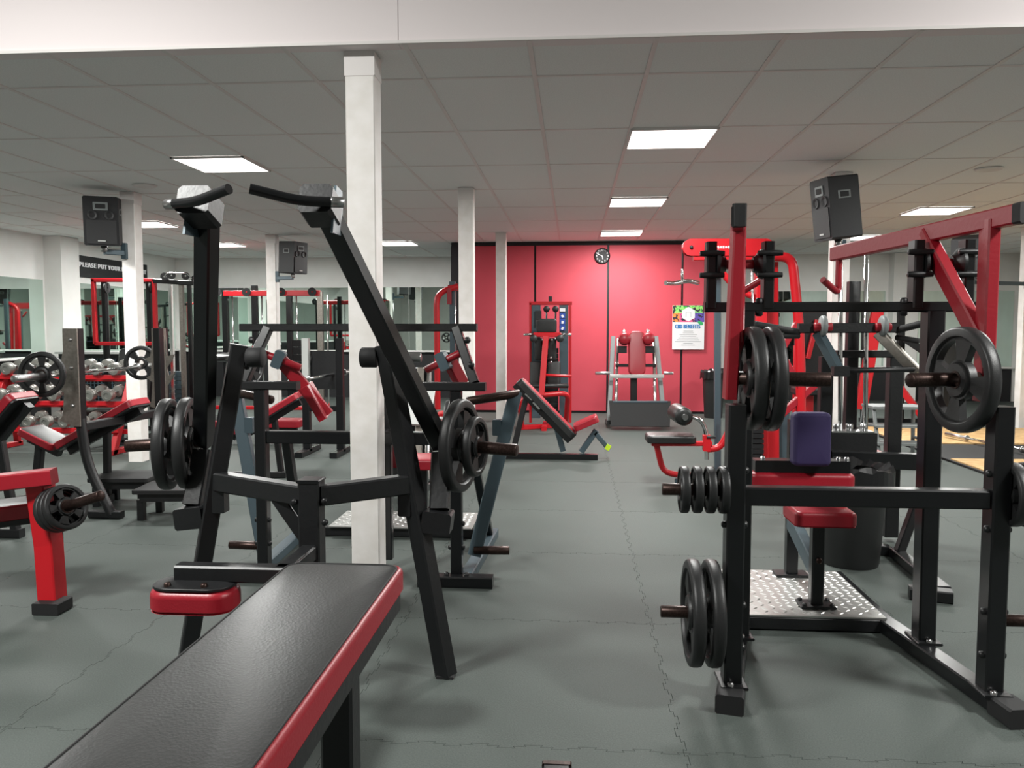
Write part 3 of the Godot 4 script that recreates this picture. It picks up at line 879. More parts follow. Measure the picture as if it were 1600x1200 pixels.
# ------------------------------------------------------------------ seated row machine behind the column
func row_machine() -> void:
	var X := -1.15
	var t := thing("row_machine", "black plate-loaded row machine with red levers behind the white column", "gym machine", Vector3(X, 0, -4.6))
	for s: float in [-1.0, 1.0]:
		var px := X + s * 0.532
		one_beam("post", M.gloss, t, Vector3(px, 0.06, -4.27), Vector3(px, 1.04, -4.27), 0.06, 0.07)
		one_beam("foot_bar", M.gloss, t, Vector3(px - 0.20, 0.03, -4.02 - 0.2), Vector3(px + 0.20, 0.03, -4.02 - 0.2), 0.08, 0.06)
		bolts(t, [Vector3(px - 0.05, 0.06, -4.22), Vector3(px + 0.06, 0.06, -4.22)], Vector3.UP, 0.014, M.black)
		for y in [0.2, 0.33, 0.52]:
			bolts(t, [Vector3(px + s * 0.03, y, -4.26)], Vector3(s, 0, 0), 0.014, M.black)
			bolts(t, [Vector3(px - s * 0.03, y, -4.26)], Vector3(-s, 0, 0), 0.014, M.black)
		one_beam("base_rail", M.slate, t, Vector3(px + s * 0.05, 0.03, -4.26), Vector3(px + s * 0.10, 0.03, -5.25), 0.07, 0.06)
		one_beam("top_rail", M.black, t, Vector3(X + s * 0.325, 1.065, -4.27), Vector3(X + s * 0.69, 1.065, -4.27), 0.07, 0.045)
		one_beam("strut", M.gloss, t, Vector3(X + s * 0.52, 1.375, -4.36), Vector3(X + s * 0.63, 1.085, -4.28), 0.05, 0.06)
		bolts(t, [Vector3(X + s * 0.585, 1.31, -4.30), Vector3(X + s * 0.61, 1.18, -4.26)], Vector3(s, 0, 0.3), 0.018, M.black)
		# red lever: rod from the bearing, block, and gusset down to the plates
		var r0 := Vector3(X + s * 0.53, 1.265, -4.34)
		var r1 := Vector3(X + s * 0.30, 1.165, -4.36)
		if s < 0:
			r0 = U(393, 545, 4.36); r1 = U(470, 575, 4.4)
		else:
			r0 = U(727, 548, 4.36); r1 = U(666, 578, 4.4)
		one_rod("lever_rod", M.red, t, r0, r1, 0.021)
		var mid := r0.lerp(r1, 0.55)
		one_box("block", M.slate, t, mid, Vector3(0.055, 0.10, 0.07), basis_of(r1 - r0, Vector3.UP), 0.008)
		var q := MB.new()
		var e := 1.0 if s < 0 else -1.0
		var gp := U(437, 560, 4.42) if s < 0 else U(703, 565, 4.42)
		var g1 := U(512, 648, 4.5) if s < 0 else U(722, 600, 4.5)
		q.beam(gp, g1, 0.05, 0.075)
		if s < 0: q.beam(U(478, 602, 4.46), U(508, 652, 4.5), 0.05, 0.13)
		part(q, "lever_gusset", M.red, t)
		# slate swing arm with horn
		var a0 := U(806, 612, 4.62); var a1 := U(741, 868, 4.45)
		var e0 := U(755, 860, 4.44); var e1 := U(796, 860, 4.44)
		if s < 0:
			a0 = Vector3(2 * X - a0.x, a0.y, a0.z); a1 = Vector3(2 * X - a1.x, a1.y, a1.z)
			e0 = Vector3(2 * X - e0.x, e0.y, e0.z); e1 = Vector3(2 * X - e1.x, e1.y, e1.z)
		var arm := one_beam("swing_arm", M.slate, t, a0, a1, 0.075, 0.05)
		one_rod("weight_horn", M.worn, arm, Vector3(a1.x, e0.y, e0.z), e1, 0.024)
		one_rod("arm_axle", M.worn, arm, a0 + Vector3(s * 0.02, -0.01, 0), Vector3(X + s * 0.56, 0.965, -4.5), 0.025)
		one_box("stop_bracket", M.slate, arm, a0.lerp(a1, 0.22) + Vector3(-s * 0.055, 0, 0.01), Vector3(0.05, 0.09, 0.05))
		one_beam("rear_leg", M.gloss, t, Vector3(px + s * 0.09, 0.05, -5.1), Vector3(px + s * 0.02, 0.72, -4.7), 0.05, 0.06)
	one_beam("top_bar", M.black, t, Vector3(-1.824, 1.377, -4.37), Vector3(-0.516, 1.377, -4.37), 0.07, 0.042)
	one_beam("cross_bar", M.gloss, t, Vector3(X - 0.50, 0.785, -4.28), Vector3(X + 0.50, 0.785, -4.28), 0.06, 0.068)
	one_beam("back_cross_rail", M.black, t, Vector3(X - 0.62, 0.03, -5.22), Vector3(X + 0.62, 0.03, -5.22), 0.06, 0.06)
	tread(t, X - 0.45, X + 0.5, -5.16, -5.62, 0.07)
	one_beam("seat_post", M.gloss, t, Vector3(X + 0.16, 0.07, -5.3), Vector3(X + 0.16, 0.46, -5.3), 0.06, 0.06)
	one_pad("seat", M.red_vinyl, t, Vector3(X + 0.16, 0.49, -5.3), Vector3(0.27, 0.07, 0.3), Basis(), 0.035, 0.02)
	one_beam("chest_post", M.gloss, t, Vector3(X + 0.1, 0.06, -4.5), Vector3(X + 0.1, 0.98, -4.5), 0.06, 0.06)
	one_pad("chest_pad", M.red_vinyl, t, Vector3(X + 0.1, 0.86, -4.56), Vector3(0.2, 0.07, 0.30), Basis(Vector3.RIGHT, -PI / 2), 0.03, 0.02)
	one_beam("chest_link", M.gloss, t, Vector3(X + 0.1, 0.785, -4.28), Vector3(X + 0.1, 0.785, -4.5), 0.05, 0.05)

# ------------------------------------------------------------------ incline press benches
# axis u: unit vector (flat) from seat end to head end; o: floor point below the hinge of seat and backrest
func press_bench(called: String, label: String, o: Vector3, u: Vector3, back_len: float, back_ang: float, uprights: bool, hook_h := 1.37) -> Node3D:
	var t := thing(called, label, "bench", o)
	var side := Vector3.UP.cross(u)
	var hinge := o + Vector3(0, 0.40, 0)
	var bd := u * cos(back_ang) + Vector3(0, sin(back_ang), 0)
	var bb := basis_of(side, bd.cross(side).normalized())
	if bb.y.y < 0: bb = Basis(-bb.x, -bb.y, bb.z)
	var q := MB.new()
	q.pad(hinge + bd * (back_len / 2 + 0.03) + bb.y * 0.035, Vector3(0.28, 0.055, back_len), bb, 0.04, 0.012, 1)
	var bp := part(q, "backrest", M.red_vinyl, t, "red sided backrest pad")
	q = MB.new()
	q.pad(hinge + bd * (back_len / 2 + 0.03) + bb.y * 0.0355, Vector3(0.28, 0.055, back_len), bb, 0.04, 0.012, 2)
	part(q, "top_cover", M.vinyl, bp)
	one_pad("back_board", M.black, t, hinge + bd * (back_len / 2 + 0.03) + bb.y * 0.001, Vector3(0.27, 0.014, back_len - 0.01), bb, 0.04, 0.003)
	var sd := -u * cos(0.42) + Vector3(0, sin(0.42), 0)
	var sb := basis_of(side, sd.cross(side).normalized())
	if sb.y.y < 0: sb = Basis(-sb.x, -sb.y, sb.z)
	q = MB.new()
	q.pad(hinge + sd * 0.18 + sb.y * 0.035, Vector3(0.28, 0.055, 0.32), sb, 0.04, 0.012, 1)
	var sp := part(q, "seat", M.red_vinyl, t, "red sided seat pad")
	q = MB.new()
	q.pad(hinge + sd * 0.18 + sb.y * 0.0355, Vector3(0.28, 0.055, 0.32), sb, 0.04, 0.012, 2)
	part(q, "top_cover", M.vinyl, sp)
	one_beam("back_rail", M.black, t, hinge + bd * 0.05 - bb.y * 0.03, hinge + bd * back_len - bb.y * 0.03, 0.06, 0.06)
	one_beam("seat_rail", M.black, t, hinge + sd * 0.02 - sb.y * 0.03, hinge + sd * 0.3 - sb.y * 0.03, 0.06, 0.06)
	one_beam("seat_leg", M.black, t, hinge - u * 0.2 + Vector3(0, 0.04, 0), o - u * 0.26 + Vector3(0, 0.03, 0), 0.06, 0.06)
	one_beam("floor_rail", M.black, t, o - u * 0.3 + Vector3(0, 0.03, 0), o + u * 0.40 + Vector3(0, 0.03, 0), 0.06, 0.06)
	one_beam("back_leg", M.black, t, hinge + bd * back_len * 0.55 - bb.y * 0.03, o + u * 0.36 + Vector3(0, 0.03, 0), 0.05, 0.05)
	one_beam("foot_bar", M.black, t, o - u * 0.28 + side * 0.25 + Vector3(0, 0.03, 0), o - u * 0.28 - side * 0.25 + Vector3(0, 0.03, 0), 0.06, 0.06)
	if uprights:
		for s: float in [-1.0, 1.0]:
			var b: Vector3 = o + u * 0.52 + side * s * 0.52
			one_path("upright_leg", M.black, t, [b + u * 0.22 + Vector3(0, 0.03, 0), b + u * 0.04 + Vector3(0, 0.38, 0), b + Vector3(0, 0.72, 0)], 0.035, 0.25)
			one_beam("upright", M.gloss, t, b + Vector3(0, 0.66, 0), b + Vector3(0, hook_h, 0), 0.07, 0.06, u)
			# hook plate, brushed, with two hooks toward the seat
			var w := -u
			var f := PackedVector2Array([Vector2(0.015, hook_h - 0.70), Vector2(0.13, hook_h - 0.66), Vector2(0.10, hook_h - 0.62), Vector2(0.085, hook_h - 0.46), Vector2(0.14, hook_h - 0.42), Vector2(0.10, hook_h - 0.40), Vector2(0.085, hook_h - 0.30), Vector2(0.15, hook_h - 0.26), Vector2(0.10, hook_h - 0.24), Vector2(0.082, hook_h - 0.16), Vector2(0.08, hook_h), Vector2(-0.03, hook_h), Vector2(-0.03, hook_h - 0.70)])
			q = MB.new()
			q.slab(f, b + side * (0.041 * s), Basis(w, Vector3.UP, w.cross(Vector3.UP)), 0.012)
			var hp := part(q, "hook_plate", M.brushed, t, "brushed steel bar hook plate")
			for y in [0.08, 0.28, 0.55]:
				bolts(hp, [b + Vector3(0, hook_h - y, 0) + w * 0.02 + side * s * 0.048], side * s, 0.013)
			one_beam("foot_bar", M.black, t, b + u * 0.3 + Vector3(0, 0.03, 0), b + u * 0.05 + Vector3(0, 0.03, 0), 0.06, 0.05)
		one_beam("upright_link", M.black, t, o + u * 0.52 + side * 0.52 + Vector3(0, 0.66, 0), o + u * 0.52 - side * 0.52 + Vector3(0, 0.66, 0), 0.06, 0.06)
	return t
func barbell(label: String, a: Vector3, b: Vector3) -> void:
	var d := (b - a).normalized()
	var t := thing("barbell", label, "barbell", (a + b) / 2)
	one_rod("shaft", M.chrome, t, a + d * 0.36, b - d * 0.36, 0.0145)
	for e in [[a, d], [b, -d]]:
		one_rod("sleeve", M.steel, t, e[0], e[0] + e[1] * 0.36, 0.025)
		var q := MB.new()
		q.rod(e[0] + e[1] * 0.36, e[0] + e[1] * 0.385, 0.036, 18)
		part(q, "collar", M.steel, t)

func left_side() -> void:
	# incline bench with rack and loaded barbell
	var u := Vector3(0.99, 0, 0.05).normalized()
	press_bench("incline_press_bench", "incline press bench with red sided pads under the loaded barbell", Vector3(-4.03, 0, -6.12), u, 0.75, 0.50, true)
	var pa := U(22, 592, 4.95); var pb := U(240, 571, 7.25)
	barbell("chrome barbell racked across the incline press bench", pa, pb)
	var ax := (pb - pa).normalized()
	weight_plate(U(66, 585, 5.32), ax, 0.158, 0.035, 6, "black weight plate on the barbell end over the dumbbell rack")
	weight_plate(U(221, 567, 6.95), ax, 0.152, 0.035, 4, "black weight plate on the barbell end behind the labelled upright")
	# next rack, only its hook plate upright stands clear
	press_bench("incline_press_bench", "incline press bench half hidden behind the A-frame machine's large plates", Vector3(-3.02, 0, -7.15), Vector3(0.98, 0, -0.17).normalized(), 0.62, 0.55, false)
	var RX := U(252, 590, 6.96).x
	var r := thing("rack_upright", "brushed steel hook upright standing behind the pair of large plates", "rack", Vector3(RX, 0, -7.0))
	one_beam("post", M.gloss, r, Vector3(RX, 0.03, -7.0), Vector3(RX, 1.37, -7.02), 0.06, 0.06)
	var q := MB.new()
	q.slab(PackedVector2Array([Vector2(-0.05, 0.68), Vector2(0.05, 0.66), Vector2(0.055, 0.86), Vector2(0.10, 0.92), Vector2(0.13, 0.98), Vector2(0.07, 0.95), Vector2(0.055, 1.02), Vector2(0.10, 1.08), Vector2(0.13, 1.14), Vector2(0.06, 1.12), Vector2(0.05, 1.37), Vector2(-0.05, 1.37)]), Vector3(RX, 0, -6.96), Basis(), 0.012)
	var hp := part(q, "hook_plate", M.brushed, r)
	bolts(hp, [Vector3(RX, 1.28, -6.95), Vector3(RX, 1.02, -6.95), Vector3(RX, 0.75, -6.95)], Vector3.BACK, 0.015)
	one_beam("foot_bar", M.black, r, Vector3(RX, 0.03, -6.75), Vector3(RX, 0.03, -7.22), 0.06, 0.06)
	# steep bench at the frame edge
	var so := Vector3(-4.0, 0, -5.0)
	press_bench("upright_press_bench", "steep red sided bench beside the barbell's free sleeve", so, Vector3(1.0, 0, 0.0), 0.68, 0.83, false)
	# red plate-loaded bench, near
	var t := thing("plate_loaded_bench", "red framed bench with a loaded weight horn on its post", "bench", Vector3(-2.62, 0, -3.75))
	q = MB.new()
	q.run([G(82, 935, 0.05), U(76, 850, 3.75), U(62, 752, 3.75)], 0.095, 0.10)
	part(q, "post", M.bright_red, t)
	one_beam("top_beam", M.red, t, U(85, 744, 3.72), U(-150, 770, 3.55), 0.10, 0.075)
	one_box("rubber_foot", M.rubber, t, G(82, 946, 0.03), Vector3(0.13, 0.055, 0.12))
	one_beam("back_post", M.black, t, U(92, 930, 3.85), U(88, 790, 3.85), 0.035, 0.06)
	q = MB.new()
	var pc := U(-55, 805, 3.8)
	var bas := basis_of(Vector3(0.95, 0.10, -0.3), Vector3.UP)
	q.pad(pc, Vector3(0.75, 0.075, 0.26), bas, 0.05, 0.015, 1)
	var sp := part(q, "seat", M.red_vinyl, t)
	q = MB.new()
	q.pad(pc + Vector3(0, 0.0005, 0), Vector3(0.75, 0.075, 0.26), bas, 0.05, 0.015, 2)
	part(q, "top_cover", M.vinyl, sp)
	one_beam("seat_rail", M.black, t, pc + bas.x * 0.38 - Vector3(0, 0.06, 0), pc - bas.x * 0.38 - Vector3(0, 0.06, 0), 0.07, 0.05)
	one_beam("seat_leg", M.bright_red, t, pc - bas.x * 0.3 - Vector3(0, 0.06, 0), Vector3(pc.x - 0.3, 0.02, pc.z), 0.06, 0.06)
	var h0 := U(78, 800, 3.74); var h1 := U(158, 774, 3.60)
	one_rod("weight_horn", M.worn, t, h0, h1, 0.025)
	var hx := (h1 - h0).normalized()
	for k in 3:
		weight_plate(h0 + hx * (0.055 + 0.035 * k), hx, 0.112, 0.03, 5, ["inner", "middle", "outer"][k] + " black weight plate of three on the red framed bench's horn", "plates on the red bench's horn", 0.3 * k)
	# black step platforms
	for k in 2:
		var c := U(200, 750, 6.06) if k == 0 else U(272, 760, 5.66)
		var st := thing("step_platform", ["black exercise step with a flat top beside the white column", "black exercise step behind the pair of large plates"][k], "step", Vector3(c.x, 0, c.z))
		q = MB.new()
		q.pad(Vector3(c.x, 0.215, c.z), Vector3(0.46, 0.03, 0.38), Basis(Vector3.UP, 0.1), 0.02, 0.006)
		part(q, "top", M.rubber, st)
		one_box("apron", M.black, st, Vector3(c.x, 0.17, c.z), Vector3(0.38, 0.06, 0.30), Basis(Vector3.UP, 0.1))
		for s in [[-1, -1], [-1, 1], [1, -1], [1, 1]]:
			one_beam("leg", M.black, st, Vector3(c.x + s[0] * 0.18, 0.0, c.z + s[1] * 0.13), Vector3(c.x + s[0] * 0.18, 0.15, c.z + s[1] * 0.13), 0.05, 0.05)
	# dumbbell rack: red frame, three sloping shelves, grey dumbbells
	var rk := thing("dumbbell_rack", "red dumbbell rack with grey dumbbells behind the incline bench", "rack", Vector3(-5.6, 0, -8.6))
	for s in [-6.45, -4.95]:
		one_beam("side_frame", M.bright_red, rk, Vector3(s, 0.0, -8.35), Vector3(s, 0.95, -8.85), 0.06, 0.08)
		one_beam("foot", M.bright_red, rk, Vector3(s, 0.03, -8.25), Vector3(s, 0.03, -9.0), 0.06, 0.06)
		one_beam("back_leg", M.bright_red, rk, Vector3(s, 0.03, -8.95), Vector3(s, 0.93, -8.84), 0.06, 0.06)
	var hs := [0.84, 0.56, 0.28]
	for k in 3:
		var y: float = hs[k]
		var z := -8.32 - 0.5 * y
		for e in [0.05, -0.12]:
			one_beam("shelf_rail", M.bright_red, rk, Vector3(-6.5, y + e * 0.2 - 0.03, z + e), Vector3(-4.9, y + e * 0.2 - 0.03, z + e), 0.05, 0.05)
		for i in 7:
			dumbbell(Vector3(-6.32 + 0.208 * i, y + 0.094, z - 0.03), Vector3(0, -0.15, 1), 0.068 - 0.004 * k, ["grey dumbbell on the top shelf of the red rack", "grey dumbbell on the middle shelf of the red rack", "grey dumbbell on the bottom shelf of the red rack"][k] + ", " + ["seventh", "sixth", "fifth", "fourth", "third", "second", "first"][i] + " from the white column", ["dumbbells on the top shelf", "dumbbells on the middle shelf", "dumbbells on the bottom shelf"][k])
	# perforated heater cabinet under the side mirror and leg machine before it
	var ca := thing("mesh_cabinet", "black cabinet with a perforated front under the side mirror", "cabinet", Vector3(-6.85, 0, -11.25))
	one_box("body", M.black, ca, Vector3(-6.85, 0.5, -11.25), Vector3(0.9, 1.0, 0.4))
	q = MB.new()
	for i in 16:
		q.box(Vector3(-7.25 + i * 0.053, 0.5, -11.04), Vector3(0.012, 0.86, 0.012), Basis(), 0.001)
	for i in 18:
		q.box(Vector3(-6.85, 0.08 + i * 0.05, -11.038), Vector3(0.84, 0.01, 0.01), Basis(), 0.001)
	part(q, "mesh_front", M.slate, ca)
	one_box("top", M.pale, ca, Vector3(-6.85, 1.015, -11.23), Vector3(0.95, 0.03, 0.46))
	var lg := thing("leg_machine", "black padded leg machine between the dumbbell rack and the column", "gym machine", Vector3(-5.35, 0, -9.3))
	one_pad("backrest", M.vinyl, lg, Vector3(-5.30, 0.82, -9.45), Vector3(0.42, 0.10, 0.62), Basis(Vector3.RIGHT, PI / 2 - 0.35), 0.05, 0.03)
	one_pad("seat", M.vinyl, lg, Vector3(-5.30, 0.48, -9.2), Vector3(0.44, 0.10, 0.45), Basis(Vector3.RIGHT, 0.15), 0.05, 0.03)
	one_beam("back_post", M.gloss, lg, Vector3(-5.30, 0.03, -9.35), Vector3(-5.30, 0.95, -9.65), 0.07, 0.07)
	one_beam("floor_rail", M.gloss, lg, Vector3(-5.30, 0.03, -8.9), Vector3(-5.30, 0.03, -9.9), 0.07, 0.06)
	one_beam("seat_post", M.gloss, lg, Vector3(-5.30, 0.03, -9.1), Vector3(-5.30, 0.42, -9.15), 0.07, 0.07)
	var rl := MB.new()
	rl.rod(Vector3(-5.55, 0.40, -8.9), Vector3(-5.05, 0.40, -8.9), 0.06, 18)
	part(rl, "roller", M.vinyl, lg)
	one_beam("roller_arm", M.gloss, lg, Vector3(-5.30, 0.46, -9.1), Vector3(-5.30, 0.40, -8.92), 0.04, 0.04)
	for k in 3: bolts(lg, [Vector3(-5.18, 0.68 + 0.13 * k, -9.36)], Vector3.BACK, 0.018)
	# functional trainer: red frame and chrome towers
	var ft := thing("cable_trainer", "red framed cable trainer with two chrome guide towers", "gym machine", Vector3(-4.9, 0, -10.4))
	var a := U(146, 438, 10.4); var b := U(241, 438, 10.4)
	var yb := U(146, 537, 10.4).y
	q = MB.new()
	q.run([Vector3(a.x, yb, a.z), Vector3(a.x, a.y, a.z), Vector3(b.x, a.y, a.z), Vector3(b.x, yb, a.z), Vector3(a.x, yb, a.z)], 0.05, 0.055, Vector3(0, 0, 1))
	part(q, "frame", M.bright_red, ft)
	for x in [a.x + 0.12, b.x - 0.1]:
		one_beam("leg", M.gloss, ft, Vector3(x, 0.02, a.z - 0.04), Vector3(x, a.y, a.z - 0.04), 0.06, 0.06)
		var wh := MB.new()
		wh.lathe([Vector2(0.01, -0.012), Vector2(0.07, -0.012), Vector2(0.06, 0), Vector2(0.07, 0.012), Vector2(0.01, 0.012)], Vector3(x + 0.06, a.y - 0.1, a.z), Vector3.RIGHT, 18, true)
		part(wh, "pulley", M.rubber, ft)
		one_rod("cable", M.rubber, ft, Vector3(x + 0.07, a.y - 0.15, a.z), Vector3(x + 0.07, 0.5, a.z), 0.005)
	var xs := [U(268, 500, 10.4).x, U(282, 500, 10.4).x, U(297, 500, 10.4).x, U(312, 500, 10.4).x, U(324, 500, 10.4).x]
	for k in 5:
		var m2: Material = [M.chrome, M.brushed, M.gloss, M.gloss, M.brushed][k]
		one_beam("guide_column", m2, ft, Vector3(xs[k], 0.03, -10.4 - 0.05 * (k % 2)), Vector3(xs[k], U(300, 438, 10.4).y - 0.02 * k, -10.4 - 0.05 * (k % 2)), [0.045, 0.06, 0.05, 0.05, 0.06][k], 0.05)
	one_beam("head_beam", M.gloss, ft, Vector3(b.x, a.y - 0.01, -10.4), Vector3(xs[4] + 0.1, a.y - 0.06, -10.4), 0.07, 0.06)
	for k in 4:
		var wh := MB.new()
		var c := U([257, 268, 290, 305][k], [432, 430, 431, 436][k], 10.35)
		wh.lathe([Vector2(0.012, -0.014), Vector2(0.05, -0.014), Vector2(0.042, 0), Vector2(0.05, 0.014), Vector2(0.012, 0.014)], c, Vector3(0.3, 0, 1), 18, true)
		part(wh, "pulley", M.black, ft)
	one_path("pulley_guard", M.chrome, ft, [U(257, 432, 10.3), U(262, 426, 10.3), U(292, 427, 10.3), U(300, 436, 10.3)], 0.008, 0.05)
	for k in 10:
		one_box("weight_slab", M.slate, ft, Vector3(U(275, 600, 10.5).x, 0.22 + 0.06 * k, -10.52), Vector3(0.22, 0.052, 0.12))
	one_beam("floor_rail", M.gloss, ft, Vector3(a.x - 0.1, 0.03, -10.42), Vector3(xs[4] + 0.15, 0.03, -10.42), 0.08, 0.06)
	# cable crossover by the end mirror
	var cc := thing("cable_crossover", "long red beamed cable crossover standing before the end mirror", "gym machine", Vector3(-4.3, 0, -13.4))
	var c0 := U(350, 450, 13.2); var c1 := U(500, 461, 13.2)
	one_beam("top_beam", M.bright_red, cc, Vector3(c0.x, c1.y + 0.03, -13.2), Vector3(c1.x, c1.y + 0.03, -13.2), 0.08, 0.09)
	for px in [352, 398, 452, 500]:
		var x := U(px, 500, 13.2).x
		var k := one_beam("tower_post", M.gloss if px != 500 else M.brushed, cc, Vector3(x, 0.02, -13.22), Vector3(x, c1.y + 0.16 if px == 398 else c1.y + 0.06, -13.22), 0.09, 0.09)
		var wh := MB.new()
		wh.lathe([Vector2(0.012, -0.014), Vector2(0.07, -0.014), Vector2(0.06, 0), Vector2(0.07, 0.014), Vector2(0.012, 0.014)], Vector3(x - 0.1, c1.y + 0.05, -13.12), Vector3(0.3, 0, 1), 18, true)
		part(wh, "pulley", M.black, k)
		one_rod("guide_rod", M.chrome, k, Vector3(x + 0.12, 0.05, -13.22), Vector3(x + 0.12, c1.y, -13.22), 0.013)
	for k in 9:
		one_box("weight_slab", M.gloss, cc, Vector3(U(457, 500, 13.2).x + 0.07, 0.15 + 0.12 * k, -13.25), Vector3(0.18, 0.11, 0.12))
	one_beam("floor_rail", M.bright_red, cc, Vector3(c0.x - 0.2, 0.03, -13.22), Vector3(c1.x + 0.2, 0.03, -13.22), 0.1, 0.06)
	# red arched cable column
	var ar := thing("arched_cable_column", "red arched tube machine beside the dark edge of the red wall", "gym machine", Vector3(-2.0, 0, -12.2))
	one_path("arch", M.bright_red, ar, [U(684, 640, 12.2), U(682, 458, 12.2), U(716, 447, 12.25)], 0.045, 0.22)
	one_beam("mast", M.slate, ar, U(709, 645, 12.3), U(707, 440, 12.3), 0.09, 0.09)
	one_beam("head_beam", M.red, ar, U(700, 450, 12.25), U(716, 450, 12.25), 0.06, 0.09)
	one_box("hanger", M.red, ar, U(702, 463, 12.2), Vector3(0.06, 0.24, 0.05))
	one_rod("cable", M.chrome, ar, U(712, 455, 12.2), U(712, 600, 12.2), 0.008)
	one_beam("floor_rail", M.bright_red, ar, Vector3(U(684, 640, 12.2).x, 0.03, -11.6), Vector3(U(684, 640, 12.2).x, 0.03, -12.7), 0.08, 0.06)
	one_beam("floor_cross", M.bright_red, ar, Vector3(U(684, 640, 12.2).x - 0.1, 0.03, -12.3), Vector3(U(709, 640, 12.2).x + 0.15, 0.03, -12.3), 0.08, 0.06)
	# flat bench and red rail seen between the A-frame legs
	var fb := thing("flat_bench", "low bench with a long red pad seen between the A-frame legs", "bench", Vector3(-3.6, 0, -9.4))
	var fc := U(400, 660, 9.4)
	one_pad("pad", M.red_vinyl, fb, Vector3(fc.x, fc.y, -9.4), Vector3(1.15, 0.09, 0.28), Basis(), 0.05, 0.02)
	one_beam("rail", M.black, fb, Vector3(fc.x - 0.5, fc.y - 0.075, -9.4), Vector3(fc.x + 0.5, fc.y - 0.075, -9.4), 0.06, 0.06)
	for s in [-0.42, 0.42]:
		one_beam("leg", M.black, fb, Vector3(fc.x + s, 0.0, -9.4), Vector3(fc.x + s, fc.y - 0.1, -9.4), 0.06, 0.06)
		one_beam("foot", M.black, fb, Vector3(fc.x + s, 0.03, -9.2), Vector3(fc.x + s, 0.03, -9.6), 0.06, 0.05)
	# second barbell rack behind, with plates
	var r2 := thing("barbell_rack", "black barbell rack with pale uprights before the end mirror", "rack", Vector3(-3.0, 0, -8.6))
	var p0 := U(1150.0 / 4 + 200, 540, 8.6)
	for px in [478, 531]:
		var x := U(px, 560, 8.6).x
		one_beam("post", M.pale if px == 478 else M.gloss, r2, Vector3(x, 0.62, -8.6), Vector3(x, 1.26, -8.6), 0.075, 0.07)
		one_beam("lower_post", M.gloss, r2, Vector3(x, 0.03, -8.6), Vector3(x, 0.64, -8.6), 0.08, 0.08)
		one_beam("foot", M.gloss, r2, Vector3(x, 0.03, -8.3), Vector3(x, 0.03, -8.95), 0.08, 0.06)
	one_box("back_panel", M.black, r2, U(508, 578, 8.68), Vector3(0.36, 0.42, 0.02))
	one_beam("cross_bar", M.gloss, r2, Vector3(U(478, 560, 8.6).x, 0.5, -8.6), Vector3(U(531, 560, 8.6).x, 0.5, -8.6), 0.06, 0.06)
	barbell("chrome barbell resting on the black rack with pale uprights", U(452, 597, 7.75), U(560, 578, 9.3))
	var bx := (U(560, 578, 9.3) - U(452, 597, 7.75)).normalized()
	weight_plate(U(492, 573, 8.75), Vector3(1, 0, 0.25), 0.155, 0.04, 4, "black weight plate hung on the pale upright of the rack")
	weight_plate(U(391, 575, 7.4), Vector3(1, 0, 0.4), 0.17, 0.04, 4, "black weight plate behind the A-frame machine's aisle-far leg")
	# leg press behind the white column
	var lp := thing("leg_press", "grey railed leg press behind the row machine and the white column", "gym machine", Vector3(-1.35, 0, -6.6))
	for s in [-0.16, 0.16]:
		one_beam("slide_rail", M.brushed, lp, Vector3(-1.36 + s, 0.10, -6.15), Vector3(-1.50 + s, 1.0, -7.1), 0.06, 0.07)
		one_rod("guide_rod", M.chrome, lp, Vector3(-1.36 + s * 1.5, 0.2, -6.15), Vector3(-1.50 + s * 1.5, 1.0, -7.05), 0.02)
	one_box("foot_plate", M.pale, lp, Vector3(-1.48, 0.72, -6.72), Vector3(0.62, 0.02, 0.42), Basis(Vector3.RIGHT, 0.75))
	one_pad("backrest", M.red_vinyl, lp, Vector3(-1.38, 0.45, -6.0), Vector3(0.4, 0.09, 0.6), Basis(Vector3.RIGHT, -0.6), 0.05, 0.025)
	one_pad("seat", M.vinyl, lp, Vector3(-1.38, 0.28, -6.3), Vector3(0.4, 0.09, 0.3), Basis(), 0.05, 0.025)
	one_beam("floor_rail", M.gloss, lp, Vector3(-1.56, 0.03, -5.85), Vector3(-1.56, 0.03, -7.3), 0.07, 0.06)
	one_beam("floor_rail", M.gloss, lp, Vector3(-1.24, 0.03, -5.85), Vector3(-1.24, 0.03, -7.3), 0.07, 0.06)
	one_beam("rear_frame", M.gloss, lp, Vector3(-1.5, 0.03, -7.2), Vector3(-1.5, 1.02, -7.1), 0.5, 0.06)
	one_rod("weight_horn", M.steel, lp, Vector3(-1.15, 0.62, -6.6), Vector3(-0.86, 0.62, -6.6), 0.024)
	weight_plate(Vector3(-1.02, 0.62, -6.6), Vector3(1, 0, 0), 0.16, 0.04, 4, "black weight plate on the grey leg press horn")

